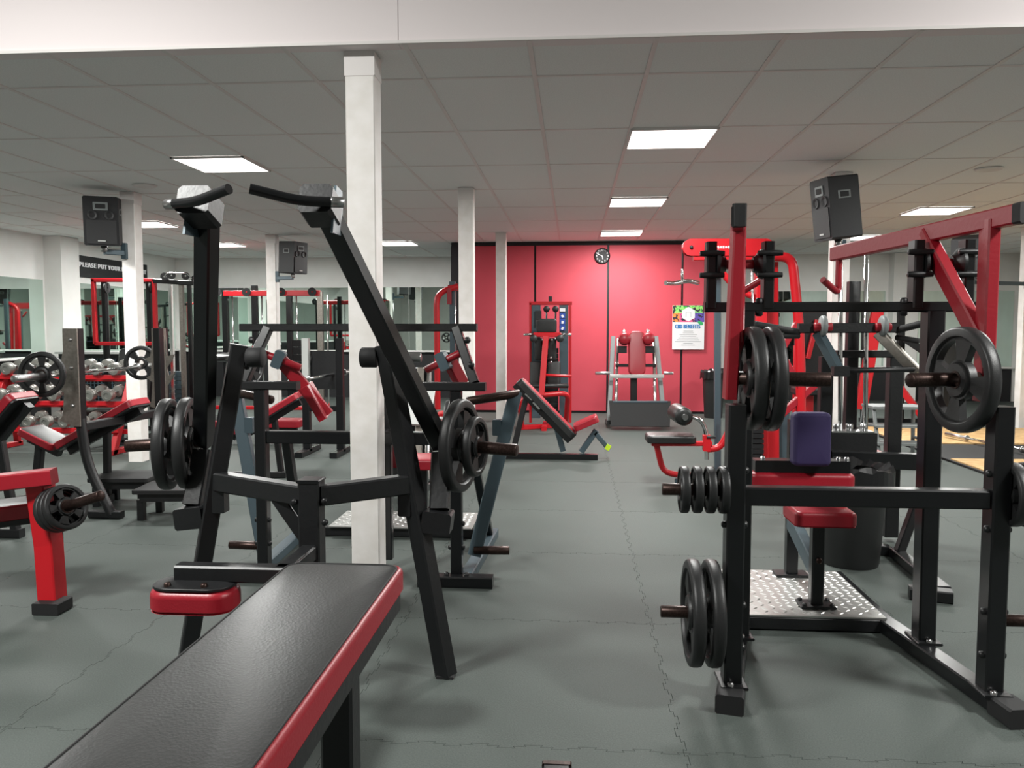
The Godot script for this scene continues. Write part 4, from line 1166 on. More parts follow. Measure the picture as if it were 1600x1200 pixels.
# ------------------------------------------------------------------ by the red wall
func far_machines() -> void:
	var q: MB
	# decline bench
	var t := thing("decline_bench", "decline bench with a long black and red pad in the aisle", "bench", Vector3(0.0, 0, -8.6))
	var a := U(812, 594, 8.55); var b := U(898, 682, 8.5)
	var d := (b - a).normalized()
	var bas := basis_of(Vector3(0, 0, 1), Vector3(-d.y, d.x, 0))
	bas = Basis(d, Vector3(-d.y, d.x, 0).normalized(), d.cross(Vector3(-d.y, d.x, 0)).normalized())
	q = MB.new()
	q.pad((a + b) / 2, Vector3((b - a).length(), 0.075, 0.30), bas, 0.05, 0.015, 1)
	var p := part(q, "long_pad", M.vinyl, t)
	q = MB.new()
	q.pad((a + b) / 2 + bas.y * 0.001, Vector3((b - a).length(), 0.075, 0.30), bas, 0.05, 0.015, 2)
	part(q, "top_cover", M.red_vinyl, p)
	one_beam("pad_rail", M.black, t, a - bas.y * 0.07, b - bas.y * 0.07, 0.07, 0.06)
	q = MB.new()
	var e0 := U(897, 668, 8.5); var e1 := U(934, 652, 8.5)
	var d2 := (e1 - e0).normalized()
	q.pad((e0 + e1) / 2, Vector3((e1 - e0).length(), 0.07, 0.28), Basis(d2, Vector3(-d2.y, d2.x, 0), Vector3(0, 0, 1)), 0.04, 0.02)
	part(q, "short_pad", M.red_vinyl, t)
	one_beam("floor_rail", M.gloss, t, G(788, 712, 0.03), G(934, 714, 0.03), 0.07, 0.06)
	one_beam("front_leg", M.slate, t, U(908, 706, 8.55), U(932, 672, 8.55), 0.06, 0.06)
	one_beam("hook_leg", M.slate, t, U(930, 676, 8.55), U(952, 702, 8.55), 0.06, 0.05)
	one_box("tag", M.yellow, t, U(950, 699, 8.5), Vector3(0.05, 0.06, 0.015), Basis(Vector3.BACK, -0.5))
	one_beam("back_leg", M.gloss, t, G(800, 712, 0.03), U(822, 622, 8.56), 0.06, 0.06)
	one_beam("support", M.slate, t, U(880, 705, 8.56), U(868, 662, 8.56), 0.06, 0.06)
	one_box("adjuster", M.pale, t, U(826, 620, 8.42), Vector3(0.10, 0.018, 0.01), Basis(Vector3.BACK, -0.72))
	one_box("adjuster", M.pale, t, U(838, 634, 8.42), Vector3(0.10, 0.018, 0.01), Basis(Vector3.BACK, -0.8))
	# red selector machine
	var D := 11.1
	t = thing("selector_machine", "red and grey weight stack machine with black head pad at the red wall", "gym machine", Vector3(-0.35, 0, -11.2))
	for px in [838, 881]:
		one_beam("shroud", M.slate, t, U(px, 652, D + 0.15), U(px, 477, D + 0.15), 0.12, 0.2)
	for px in [829, 891]:
		one_beam("frame_post", M.bright_red, t, U(px, 660, D + 0.1), U(px, 474, D + 0.1), 0.035, 0.08)
	one_beam("frame_top", M.bright_red, t, U(827, 474, D + 0.1), U(894, 474, D + 0.1), 0.08, 0.045)
	for px in [854, 868]:
		one_rod("guide_rod", M.chrome, t, U(px, 640, D + 0.2), U(px, 478, D + 0.2), 0.014)
		q = MB.new()
		q.rod(U(px, 483, D), U(px, 483, D + 0.06), 0.045, 16)
		part(q, "pulley", M.black, t)
	for k in 12:
		one_box("weight_slab", M.black, t, U(861, 640, D + 0.2) + Vector3(0, 0.075 * k, 0), Vector3(0.2, 0.068, 0.12))
	for k in 3:
		one_box("instruction_label", M.blue, t, U(879, 493 + 9.5 * k, D + 0.02), Vector3(0.075, 0.075, 0.004))
		one_box("instruction_figure", M.paper, t, U(879, 494 + 9.5 * k, D + 0.017), Vector3(0.03, 0.04, 0.004), Basis(Vector3.BACK, 0.5 - 0.6 * k))
	one_box("instruction_plate", M.dark, t, U(841, 498, D + 0.02), Vector3(0.09, 0.22, 0.004))
	one_box("instruction_head", M.paper, t, U(879, 484, D + 0.02), Vector3(0.075, 0.045, 0.004))
	one_box("clip", M.dark, t, U(860, 467, D + 0.1), Vector3(0.05, 0.07, 0.03))
	one_pad("head_pad", M.vinyl, t, U(854, 509, D - 0.25), Vector3(0.27, 0.08, 0.19), Basis(Vector3.RIGHT, PI / 2), 0.04, 0.02)
	one_beam("handle_bar", M.bright_red, t, U(834, 523, D - 0.28), U(876, 523, D - 0.28), 0.08, 0.06)
	for s in [[818, 833, 523], [893, 876, 523]]:
		one_rod("handle", M.chrome, t, U(s[0], s[2], D - 0.3), U(s[1], s[2] - 1, D - 0.28), 0.016)
		q = MB.new()
		q.rod(U(s[1] + (1 if s[0] < 850 else -1), 529, D - 0.38), U(s[1] + (1 if s[0] < 850 else -1), 529, D - 0.2), 0.05, 16)
		part(q, "roller", M.vinyl, t)
	one_beam("main_beam", M.bright_red, t, U(853, 526, D - 0.3), U(846, 618, D - 0.45), 0.075, 0.08)
	for s in [[842, 546, 838, 583], [863, 546, 866, 583]]:
		one_pad("leg_pad", M.vinyl, t, U(s[0], s[1], D - 0.2), Vector3(0.11, 0.06, 0.30), Basis(Vector3.RIGHT, PI / 2), 0.03, 0.02)
		one_pad("seat_pad", M.vinyl, t, U(s[2], s[3], D - 0.2), Vector3(0.17, 0.06, 0.32), Basis(Vector3.RIGHT, PI / 2 - 0.2), 0.03, 0.02)
	one_path("front_frame", M.bright_red, t, [G(815, 668, 0.03), U(813, 625, D - 0.4), U(838, 618, D - 0.42), U(888, 614, D - 0.35), G(884, 664, 0.03)], 0.035, 0.12)
	one_beam("floor_rail", M.bright_red, t, G(813, 668, 0.03), G(886, 664, 0.03), 0.07, 0.06)
	one_beam("floor_rail", M.bright_red, t, G(850, 670, 0.03), Vector3(G(850, 670, 0.03).x, 0.03, -D - 0.3), 0.07, 0.06)
	one_rod("lower_roller", M.vinyl, t, U(828, 603, D - 0.45), U(888, 603, D - 0.35), 0.03)
	one_rod("lower_handle", M.bright_red, t, U(853, 586, D - 0.35), U(893, 588, D - 0.3), 0.018)
	bolts(t, [U(848, 531, D - 0.32), U(862, 531, D - 0.32), U(861, 559, D - 0.34), U(861, 566, D - 0.34)], Vector3.BACK, 0.016)
	# hack squat
	D = 11.5
	t = thing("hack_squat_machine", "grey hack squat machine with pale red back pad at the red wall", "gym machine", Vector3(0.93, 0, -11.4))
	for s in [[958, 527, 951, 662], [1025, 527, 1038, 662]]:
		one_beam("side_frame", M.grey, t, U(s[2], s[3], D - 0.3), U(s[0], s[1], D + 0.25), 0.06, 0.08)
	for s in [[965, 962], [1021, 1024]]:
		one_rod("guide_rod", M.chrome, t, U(s[1], 648, D - 0.35), U(s[0], 530, D + 0.15), 0.022)
	q = MB.new()
	var h0 := U(996, 520, D + 0.05); var h1 := U(994, 585, D - 0.2)
	var hd := (h1 - h0).normalized()
	q.pad((h0 + h1) / 2, Vector3(0.235, 0.08, (h1 - h0).length()), basis_of(Vector3.RIGHT, Vector3(0, 0.2, 1)), 0.08, 0.025)
	part(q, "back_pad", M.red_vinyl, t)
	for px in [975, 1012]:
		q = MB.new()
		q.lathe([Vector2(0, 0), Vector2(0.07, 0), Vector2(0.085, 0.03), Vector2(0.085, 0.14), Vector2(0.06, 0.17), Vector2(0, 0.175)], U(px, 531, D + 0.02), Vector3(0, 0.15, 1), 20)
		part(q, "shoulder_pad", M.red_vinyl, t)
		one_rod("shoulder_handle", M.chrome, t, U(px, 524, D + 0.05), U(px, 515, D + 0.05), 0.022)
		one_box("carriage_block", M.black, t, U(px - 3 if px < 990 else px + 3, 546, D), Vector3(0.13, 0.10, 0.1))
	one_beam("carriage_bar", M.black, t, U(962, 571, D - 0.05), U(1025, 571, D - 0.05), 0.05, 0.04)
	one_beam("cross_bar", M.pale, t, U(953, 588, D - 0.2), U(1037, 588, D - 0.2), 0.06, 0.05)
	one_rod("weight_horn", M.steel, t, U(930, 583, D - 0.1), U(953, 583, D - 0.1), 0.022)
	one_rod("weight_horn", M.steel, t, U(1037, 583, D - 0.1), U(1052, 583, D - 0.1), 0.022)
	one_beam("centre_post", M.black, t, U(990, 640, D - 0.1), U(990, 590, D - 0.1), 0.09, 0.09)
	q = MB.new()
	q.slab(PackedVector2Array([Vector2(-0.39, -0.17), Vector2(0.39, -0.17), Vector2(0.41, 0.18), Vector2(-0.41, 0.18)]), U(1000, 647, D - 0.55), basis_of(Vector3.RIGHT, Vector3(0, 1, -0.35)), 0.03)
	part(q, "foot_plate", M.rubber, t)
	one_beam("plate_edge", M.slate, t, U(958, 628, D - 0.5), U(1043, 628, D - 0.5), 0.04, 0.03)
	one_beam("floor_rail", M.black, t, U(956, 662, D - 0.5), U(1043, 662, D - 0.5), 0.08, 0.05)
	one_beam("back_rail", M.black, t, Vector3(U(955, 600, D).x, 0.03, -D - 0.2), Vector3(U(1036, 600, D).x, 0.03, -D - 0.2), 0.08, 0.06)
	for px in [952, 1038]:
		one_beam("base_rail", M.black, t, U(px, 660, D - 0.4), Vector3(U(px, 660, D - 0.4).x, 0.03, -D - 0.2), 0.06, 0.06)
	# clock
	var c := U(941, 400, 13.02)
	t = thing("wall_clock", "round black wall clock with white numerals on the red wall", "clock", c)
	q = MB.new()
	q.lathe([Vector2(0, 0), Vector2(0.125, 0), Vector2(0.125, 0.02), Vector2(0.115, 0.03), Vector2(0.11, 0.022), Vector2(0, 0.022)], c - Vector3(0, 0, 0.01), Vector3.BACK, 32)
	part(q, "case", M.dark, t)
	for k in 12:
		var an := TAU * k / 12.0
		var tm := TextMesh.new()
		tm.text = str(12 if k == 0 else k)
		tm.font_size = 14
		tm.pixel_size = 0.0026
		tm.depth = 0.002
		var o := MeshInstance3D.new()
		o.mesh = tm
		o.material_override = M.paper
		o.name = "numeral"
		t.add_child(o, true)
		o.position = Vector3(sin(an) * 0.088, cos(an) * 0.088, 0.014)
	for h in [[-1.16, 0.085, 0.009], [2.95, 0.055, 0.012]]:
		var dir := Vector3(sin(h[0]), cos(h[0]), 0)
		one_beam("hand", M.paper, t, c + Vector3(0, 0, 0.017), c + Vector3(0, 0, 0.017) + dir * h[1], 0.003, h[2], Vector3(0, 0, 1).cross(dir))
	# poster
	poster()

func poster() -> void:
	var a := U(1050, 546, 13.0); var b := U(1101, 477, 13.0)
	var c := (a + b) / 2
	var t := thing("wall_poster", "white poster with a splash of colours headed CBD BENEFITS", "poster", c)
	var w := absf(b.x - a.x); var h := absf(b.y - a.y)
	one_box("sheet", M.sheet, t, c, Vector3(w, h, 0.006), Basis(), 0.001)
	# printed picture strip
	var im := Image.create(160, 90, false, Image.FORMAT_RGB8)
	var f := FastNoiseLite.new()
	f.seed = 40
	f.frequency = 0.035
	var g := FastNoiseLite.new()
	g.seed = 77
	g.frequency = 0.05
	for y in 90:
		for x in 160:
			var k := Color(0.16, 0.13, 0.18)
			var s := f.get_noise_2d(x, y) + 0.35 * g.get_noise_2d(x, y)
			if s > -0.12:
				if y < 40: k = Color(0.55, 0.80, 0.42) if g.get_noise_2d(x, y) > -0.1 else Color(0.25, 0.66, 0.28)
				elif x < 35: k = Color(0.90, 0.52, 0.25)
				elif x > 110: k = Color(0.35, 0.28, 0.62)
				else: k = Color(0.85, 0.32, 0.52)
			im.set_pixel(x, y, k)
	var pm := mat(Color.WHITE, 0.7)
	pm.albedo_texture = ImageTexture.create_from_image(im)
	var o := MeshInstance3D.new()
	var qm := QuadMesh.new()
	qm.size = Vector2(w * 0.985, h * 0.375)
	o.mesh = qm
	o.material_override = pm
	o.name = "printed_picture"
	t.add_child(o)
	o.position = Vector3(0, h * 0.31, 0.0045)
	var q := MB.new()
	var hex := PackedVector2Array()
	for k in 6: hex.append(Vector2(sin(TAU * k / 6), cos(TAU * k / 6)) * h * 0.165)
	q.slab(hex, c + Vector3(0.0, h * 0.30, 0.006), Basis(), 0.002)
	part(q, "hexagon", M.sheet, t)
	q = MB.new()
	var e := h * 0.055
	for s in [[-1, -1, -1, 1], [-1, 1, 1, 1], [1, 1, 1, -1]]:
		q.beam(c + Vector3(s[0] * e, h * 0.29 + s[1] * e, 0.008), c + Vector3(s[2] * e, h * 0.29 + s[3] * e, 0.008), 0.004, 0.002, Vector3.BACK, 0.0005)
	part(q, "emblem", M.grey, t)
	text(t, "CBD BENEFITS", c + Vector3(-0.01, h * 0.02, 0.005), w * 0.78, 0.062, M.ink)
	q = MB.new()
	for k in 9:
		var ww: float = [0.3, 0.34, 0.55, 0.5, 0.62, 0.7, 0.82, 0.3, 0.42][k]
		q.box(c + Vector3(0, -h * (0.08 + 0.04 * k), 0.0035), Vector3(w * ww, 0.006, 0.002), Basis(), 0.0005)
	part(q, "print_line", M.grey, t)
	q = MB.new()
	q.pad(c + Vector3(w * 0.38, h * 0.10, 0.004), Vector3(0.09, 0.003, 0.05), Basis(Vector3.BACK, -0.5) * Basis(Vector3.RIGHT, PI / 2), 0.024, 0.001)
	part(q, "leaf_print", mat(Color(0.18, 0.62, 0.36), 0.7), t)

func text(parent: Node3D, s: String, at: Vector3, width: float, height: float, m: Material, bas := Basis()) -> void:
	var tm := TextMesh.new()
	var fo := SystemFont.new()
	fo.font_names = PackedStringArray(["Droid Sans"])
	fo.font_weight = 700
	tm.font = fo
	tm.text = s
	tm.font_size = 48
	tm.pixel_size = 0.001
	tm.depth = 0.002
	var bb := tm.get_aabb().size
	# bold strokes: the same letters set three times, a hair apart
	for k: float in [-1.0, 0.0, 1.0]:
		var o := MeshInstance3D.new()
		o.mesh = tm
		o.material_override = m
		o.name = "lettering"
		parent.add_child(o, true)
		o.basis = bas * Basis.from_scale(Vector3(width / bb.x, height / bb.y, 1))
		o.position = at - parent.position + bas.x * (k * height * 0.055) + bas.z * (0.0003 * k)

# ------------------------------------------------------------------ beyond the red-lever machine
func right_side() -> void:
	var q: MB
	# lat tower with seat
	var D := 7.15
	var t := thing("lat_tower", "bright red cable lat tower with a black seat and leg roller", "gym machine", Vector3(1.6, 0, -7.2))
	q = MB.new()
	var p0 := U(1079, 387, D); var p1 := U(1195, 387, D)
	var out := PackedVector2Array()
	for k in 9:
		var an := PI / 2 + PI * k / 8
		out.append(Vector2(p0.x, p0.y) + Vector2(cos(an), sin(an)) * 0.072)
	for k in 9:
		var an := -PI / 2 + PI * k / 8
		out.append(Vector2(p1.x, p1.y) + Vector2(cos(an), sin(an)) * 0.072)
	q.slab(out, Vector3(0, 0, -D + 0.04), Basis(), 0.012)
	q.slab(out, Vector3(0, 0, -D - 0.04), Basis(), 0.012)
	var hb := part(q, "head_plate", M.bright_red, t)
	for p in [p0, p1]:
		q = MB.new()
		q.lathe([Vector2(0.01, -0.014), Vector2(0.062, -0.014), Vector2(0.052, 0), Vector2(0.062, 0.014), Vector2(0.01, 0.014)], p, Vector3.BACK, 22, true)
		part(q, "pulley", M.rubber, hb)
		bolts(hb, [p + Vector3(0, 0, 0.048)], Vector3.BACK, 0.016, M.dark)
	one_beam("head_beam", M.bright_red, t, U(1083, 403, D), U(1210, 403, D), 0.07, 0.05)
	for k in 7:
		one_box("maker_mark", M.paper, hb, U(1121 + 4 * k, 387, D) + Vector3(0, 0, 0.048), Vector3(0.014, [0.022, 0.016, 0.02, 0.014, 0.02, 0.012, 0.018][k], 0.002), Basis(Vector3.BACK, [0.4, -0.3, 0.0, 0.5, 0.2, -0.4, 0.3][k]), 0.0005)
	one_beam("front_post", M.bright_red, t, U(1191, 770, D), U(1188, 405, D), 0.09, 0.10)
	one_beam("rear_post", M.bright_red, t, U(1207, 770, D + 0.1), U(1205, 410, D + 0.1), 0.10, 0.10)
	one_path("rear_tube", M.bright_red, t, [U(1203, 400, D), U(1238, 402, D), U(1250, 520, D), U(1253, 762, D)], 0.042, 0.35)
	one_path("front_brace", M.bright_red, t, [U(1128, 425, D), U(1150, 452, D), U(1192, 470, D)], 0.028, 0.12)
	one_beam("weight_mast", M.slate, t, U(1121, 750, D + 0.25), U(1121, 425, D + 0.25), 0.055, 0.06)
	one_beam("diagonal", M.red, t, U(1214, 560, D), U(1248, 500, D), 0.05, 0.06)
	one_beam("diagonal", M.red, t, U(1212, 535, D), U(1252, 610, D), 0.05, 0.06)
	one_beam("diagonal", M.red, t, U(1218, 650, D), U(1275, 600, D), 0.05, 0.06)
	one_rod("cable", M.rubber, t, U(1066, 390, D), U(1066, 424, D), 0.005)
	var hc := U(1066, 440, D)
	one_path("pull_handle", M.chrome, t, [U(1040, 442, D - 0.1), U(1054, 443, D - 0.04), hc], 0.02, 0.03)
	one_path("pull_handle", M.chrome, t, [hc, U(1077, 439, D), U(1091, 442, D + 0.06)], 0.02, 0.03)
	one_rod("clip", M.chrome, t, hc, U(1066, 420, D), 0.012)
	one_box("weight_shroud", M.slate, t, U(1219, 690, D + 0.2), Vector3(0.10, 0.62, 0.2))
	q = MB.new()
	for k in 14:
		q.box(U(1181, 640 + 8 * k, D - 0.06), Vector3(0.11, 0.038, 0.12))
	part(q, "weight_stack", M.black, t)
	one_rod("guide_rod", M.chrome, t, U(1177, 640, D - 0.06), U(1175, 410, D - 0.06), 0.01)
	# seat
	q = MB.new()
	q.pad(U(1047, 684, D), Vector3(0.42, 0.065, 0.30), Basis(), 0.05, 0.02)
	part(q, "seat", M.vinyl, t)
	one_beam("seat_bar", M.bright_red, t, U(1018, 693, D), U(1112, 693, D), 0.06, 0.04)
	one_path("seat_frame", M.bright_red, t, [U(1026, 696, D), U(1036, 738, D), U(1066, 743, D), U(1190, 745, D)], 0.026, 0.10)
	one_path("seat_brace", M.bright_red, t, [U(1104, 702, D), U(1125, 700, D), U(1140, 672, D), U(1142, 650, D)], 0.03, 0.12)
	one_box("clamp", M.bright_red, t, U(1104, 692, D), Vector3(0.065, 0.14, 0.07))
	one_path("roller_tube", M.chrome, t, [U(1104, 718, D), U(1104, 675, D), U(1095, 655, D), U(1072, 649, D)], 0.02, 0.12)
	q = MB.new()
	q.lathe([Vector2(0, 0), Vector2(0.05, 0), Vector2(0.075, 0.015), Vector2(0.078, 0.04), Vector2(0.078, 0.30), Vector2(0.06, 0.325), Vector2(0, 0.33)], U(1070, 652, D - 0.2), Vector3(-0.12, 0.05, -1), 24)
	part(q, "leg_roller", M.vinyl, t)
	q = MB.new()
	q.lathe([Vector2(0, 0), Vector2(0.03, 0), Vector2(0.025, 0.02), Vector2(0, 0.022)], U(1070, 652, D - 0.2), Vector3(0.12, -0.05, 1), 16)
	part(q, "roller_cap", M.steel, t)
	one_rod("pop_pin", M.black, t, U(1104, 683, D - 0.03), U(1118, 683, D - 0.03), 0.014)
	one_beam("foot", M.bright_red, t, G(1066, 752, 0.03), G(1200, 762, 0.03), 0.06, 0.055)
	one_beam("foot_cross", M.bright_red, t, Vector3(1.63, 0.03, -6.8), Vector3(1.63, 0.03, -7.7), 0.07, 0.055)
	one_box("foot_support", M.slate, t, U(1057, 755, D), Vector3(0.03, 0.09, 0.03))
	# press machine in black with gripping bars
	D = 5.35
	t = thing("chest_press_machine", "black plate-loaded press machine with chrome rods beyond the diamond plate footboard", "gym machine", Vector3(1.9, 0, -5.2))
	one_beam("mast", M.gloss, t, Vector3(U(1334, 440, D).x, 0.03, -D), U(1334, 440, D), 0.07, 0.07)
	for px in [1313, 1352]:
		one_rod("guide_rod", M.chrome, t, U(px, 700, D - 0.12), U(px + (2 if px > 1330 else 0), 395, D - 0.12), 0.0145)
	one_box("weight_block", M.black, t, U(1327, 692, D - 0.12), Vector3(0.30, 0.14, 0.12))
	one_box("block_top", M.steel, t, U(1328, 674, D - 0.12), Vector3(0.26, 0.014, 0.12))
	for px in [1307, 1327, 1349]:
		q = MB.new()
		q.rod(U(px, 673, D - 0.12), U(px, 662, D - 0.12), 0.022, 14)
		part(q, "bushing", M.steel, t)
	one_beam("lever_bar", M.black, t, U(1247, 513, D - 0.3), U(1402, 512, D - 0.3), 0.06, 0.06)
	for s in [[1272, 1300], [1368, 1392]]:
		one_rod("red_sleeve", M.red, t, U(s[0], 511, D - 0.34), U(s[1], 511, D - 0.34), 0.026)
		q = MB.new()
		q.rod(U((s[0] + s[1]) / 2.0 - 4, 509, D - 0.35), U((s[0] + s[1]) / 2.0 + 4, 509, D - 0.35), 0.062, 22)
		part(q, "cam_disc", M.grey, t)
	one_rod("grip", M.rubber, t, U(1180, 507, D - 0.5), U(1248, 519, D - 0.3), 0.021)
	one_rod("grip", M.rubber, t, U(1400, 516, D - 0.3), U(1448, 504, D - 0.5), 0.021)
	one_rod("lower_grip", M.rubber, t, U(1203, 525, D - 0.4), U(1248, 525, D - 0.3), 0.017)
	one_rod("lower_grip", M.rubber, t, U(1400, 527, D - 0.3), U(1436, 533, D - 0.4), 0.017)
	one_beam("swing_arm", M.slate, t, U(1278, 520, D - 0.3), U(1312, 582, D - 0.45), 0.05, 0.06)
	one_beam("swing_arm", M.brushed, t, U(1372, 520, D - 0.3), U(1434, 582, D - 0.45), 0.05, 0.06)
	one_rod("stop_rod", M.black, t, U(1306, 579, D - 0.45), U(1442, 577, D - 0.45), 0.016)
	one_box("rod_block", M.black, t, U(1313, 580, D - 0.46), Vector3(0.09, 0.06, 0.06))
	one_beam("mid_bar", M.black, t, U(1306, 553, D - 0.1), U(1403, 553, D - 0.1), 0.06, 0.045)
	one_beam("side_post", M.gloss, t, Vector3(U(1291, 560, D - 0.2).x, 0.03, -D + 0.2), U(1291, 557, D - 0.2), 0.075, 0.075)
	one_beam("cross_rail", M.gloss, t, U(1297, 716, D - 0.2), U(1450, 722, D - 0.2), 0.07, 0.10)
	one_beam("floor_rail", M.gloss, t, Vector3(U(1300, 880, 4.9).x, 0.03, -D + 0.25), Vector3(U(1432, 905, 4.6).x, 0.03, -D + 0.35), 0.07, 0.06)
	one_beam("side_rail", M.gloss, t, G(1398, 862, 0.03), G(1475, 925, 0.03), 0.07, 0.06)
	one_beam("foot_bar", M.black, t, G(1420, 925, 0.03), G(1488, 932, 0.03), 0.08, 0.06)
	one_beam("rear_strut", M.gloss, t, G(1405, 862, 0.05), U(1438, 772, 5.0), 0.05, 0.06)
	one_beam("rear_post", M.black, t, Vector3(U(1399, 560, D).x, 0.03, -D), U(1399, 553, D), 0.085, 0.08)
	one_pad("seat", M.red_vinyl, t, Vector3(U(1340, 700, D + 0.35).x, 0.5, -D - 0.4), Vector3(0.3, 0.08, 0.34), Basis(), 0.04, 0.02)
	# bins
	bin("large black waste bin with a bag behind the diamond plate footboard", Vector3(1.625, 0, -4.82), 0.155, 0.195, 0.56, true)
	bin("black waste bin standing against the red wall", Vector3(2.14, 0, -12.55), 0.13, 0.17, 0.70, true)
	# steel step stand
	var so := Vector3(3.47, 0, -8.95)
	t = thing("step_stand", "grey steel step stand beside the press machine", "stand", so)
	one_box("top", M.grey, t, so + Vector3(0, 0.52, -0.1), Vector3(0.56, 0.03, 0.36))
	one_box("step_tread", M.grey, t, so + Vector3(0, 0.34, 0.1), Vector3(0.60, 0.025, 0.26))
	one_box("step_tread", M.grey, t, so + Vector3(0, 0.17, 0.24), Vector3(0.64, 0.025, 0.24))
	for s: float in [-1.0, 1.0]:
		one_beam("leg", M.grey, t, so + Vector3(s * 0.30, 0, 0.36), so + Vector3(s * 0.25, 0.51, 0.0), 0.035, 0.035)
		one_beam("leg", M.grey, t, so + Vector3(s * 0.30, 0, -0.32), so + Vector3(s * 0.26, 0.51, -0.24), 0.035, 0.035)
		one_beam("side_rail", M.grey, t, so + Vector3(s * 0.29, 0.17, 0.3), so + Vector3(s * 0.29, 0.17, -0.3), 0.03, 0.03)
	# lifting platform
	t = thing("lifting_platform", "lifting platform of wooden boards and black rubber on the floor", "platform", Vector3(5.0, 0, -9.4))
	one_box("frame", M.rubber, t, Vector3(5.5, 0.012, -9.45), Vector3(3.3, 0.024, 3.8))
	for k in 2:
		var z0: float = [-7.6, -9.72][k]
		for i in 7:
			var dd: float = [0.14, 0.22][k]
			one_box("board", M.wood, t, Vector3(5.5, 0.027, z0 - dd * (i + 0.5)), Vector3(3.26, 0.02, dd - 0.004), Basis(), 0.002)
	barbell("barbell lying on the lifting platform", U(1478, 684, 10.2) * Vector3(1, 0, 1) + Vector3(0, 0.08, 0), U(1640, 716, 8.6) * Vector3(1, 0, 1) + Vector3(0, 0.08, 0))
	# rack and machine beyond, red and black, before the end mirror
	t = thing("smith_machine", "red and black machine beyond the loudspeaker column", "gym machine", Vector3(4.0, 0, -12.0))
	for px in [1352, 1408]:
		one_beam("post", M.gloss, t, Vector3(U(px, 600, 12.1).x, 0.02, -12.1), U(px, 475, 12.1), 0.09, 0.09)
	one_beam("slanted_rail", M.bright_red, t, U(1345, 640, 11.9), U(1372, 480, 12.0), 0.16, 0.08)
	one_beam("slanted_rail", M.bright_red, t, U(1395, 590, 11.9), U(1440, 650, 11.7), 0.12, 0.08)
	one_beam("slanted_rail", M.gloss, t, U(1415, 530, 11.9), U(1490, 580, 11.7), 0.14, 0.10)
	one_beam("top_beam", M.gloss, t, U(1345, 480, 12.1), U(1415, 480, 12.1), 0.09, 0.09)
	one_pad("back_pad", M.vinyl, t, U(1475, 560, 11.7), Vector3(0.35, 0.1, 0.7), Basis(Vector3.RIGHT, 1.1), 0.06, 0.03)
	one_beam("floor_rail", M.gloss, t, Vector3(U(1345, 600, 12.1).x, 0.03, -12.1), Vector3(U(1490, 600, 12.1).x, 0.03, -12.1), 0.1, 0.06)
	one_beam("pad_post", M.gloss, t, Vector3(U(1478, 600, 11.7).x, 0.02, -11.7), U(1478, 575, 11.7), 0.08, 0.08)
	t = thing("selector_machine", "black weight stack machine with red frame behind the lat tower", "gym machine", Vector3(3.0, 0, -10.2))
	one_beam("shroud", M.black, t, Vector3(U(1268, 500, 10.2).x, 0.02, -10.2), U(1268, 478, 10.2), 0.32, 0.3)
	one_beam("frame_post", M.bright_red, t, Vector3(U(1246, 600, 10.0).x, 0.02, -10.0), U(1246, 540, 10.0), 0.08, 0.08)
	one_beam("frame_arm", M.bright_red, t, U(1262, 560, 10.0), U(1277, 500, 10.0), 0.05, 0.06)
	one_pad("seat", M.vinyl, t, U(1265, 610, 9.9), Vector3(0.36, 0.09, 0.4), Basis(), 0.05, 0.03)
	one_beam("seat_post", M.bright_red, t, Vector3(U(1265, 610, 9.9).x, 0.02, -9.9), U(1265, 612, 9.9), 0.08, 0.08)

func bin(label: String, o: Vector3, r0: float, r1: float, h: float, bag: bool) -> void:
	var t := thing("waste_bin", label, "bin", o)
	var q := MB.new()
	q.lathe([Vector2(0, 0), Vector2(r0, 0), Vector2(r0 + 0.005, 0.02), Vector2(r1, h - 0.05), Vector2(r1 + 0.02, h - 0.045), Vector2(r1 + 0.022, h), Vector2(r1 - 0.004, h), Vector2(r0 - 0.01, 0.03), Vector2(0, 0.03)], o, Vector3.UP, 32)
	part(q, "body", M.bin, t)
	if bag:
		q = MB.new()
		var rng := RandomNumberGenerator.new()
		rng.seed = int(r0 * 1000)
		var n := 40
		var ring := []
		for L in 4:
			var a := []
			for k in n:
				var an := TAU * k / n
				var rr: float = r1 + [0.03, 0.028, 0.012, -0.04][L] + rng.randf_range(-0.006, 0.01)
				a.append(o + Vector3(cos(an) * rr, h + [-0.10, 0.0, 0.025, -0.02][L] + rng.randf_range(-0.012, 0.02), sin(an) * rr))
			ring.append(a)
		for L in 3:
			for k in n:
				var k2 := (k + 1) % n
				var m: Vector3 = (ring[L + 1][k] - ring[L][k]).cross(ring[L][k2] - ring[L][k]).normalized()
				if m.dot(ring[L][k] - o - Vector3(0, h * 0.6, 0)) < 0: m = -m
				q.quad(ring[L][k], ring[L][k2], ring[L + 1][k2], ring[L + 1][k], m)
		part(q, "bag", M.bag, t)

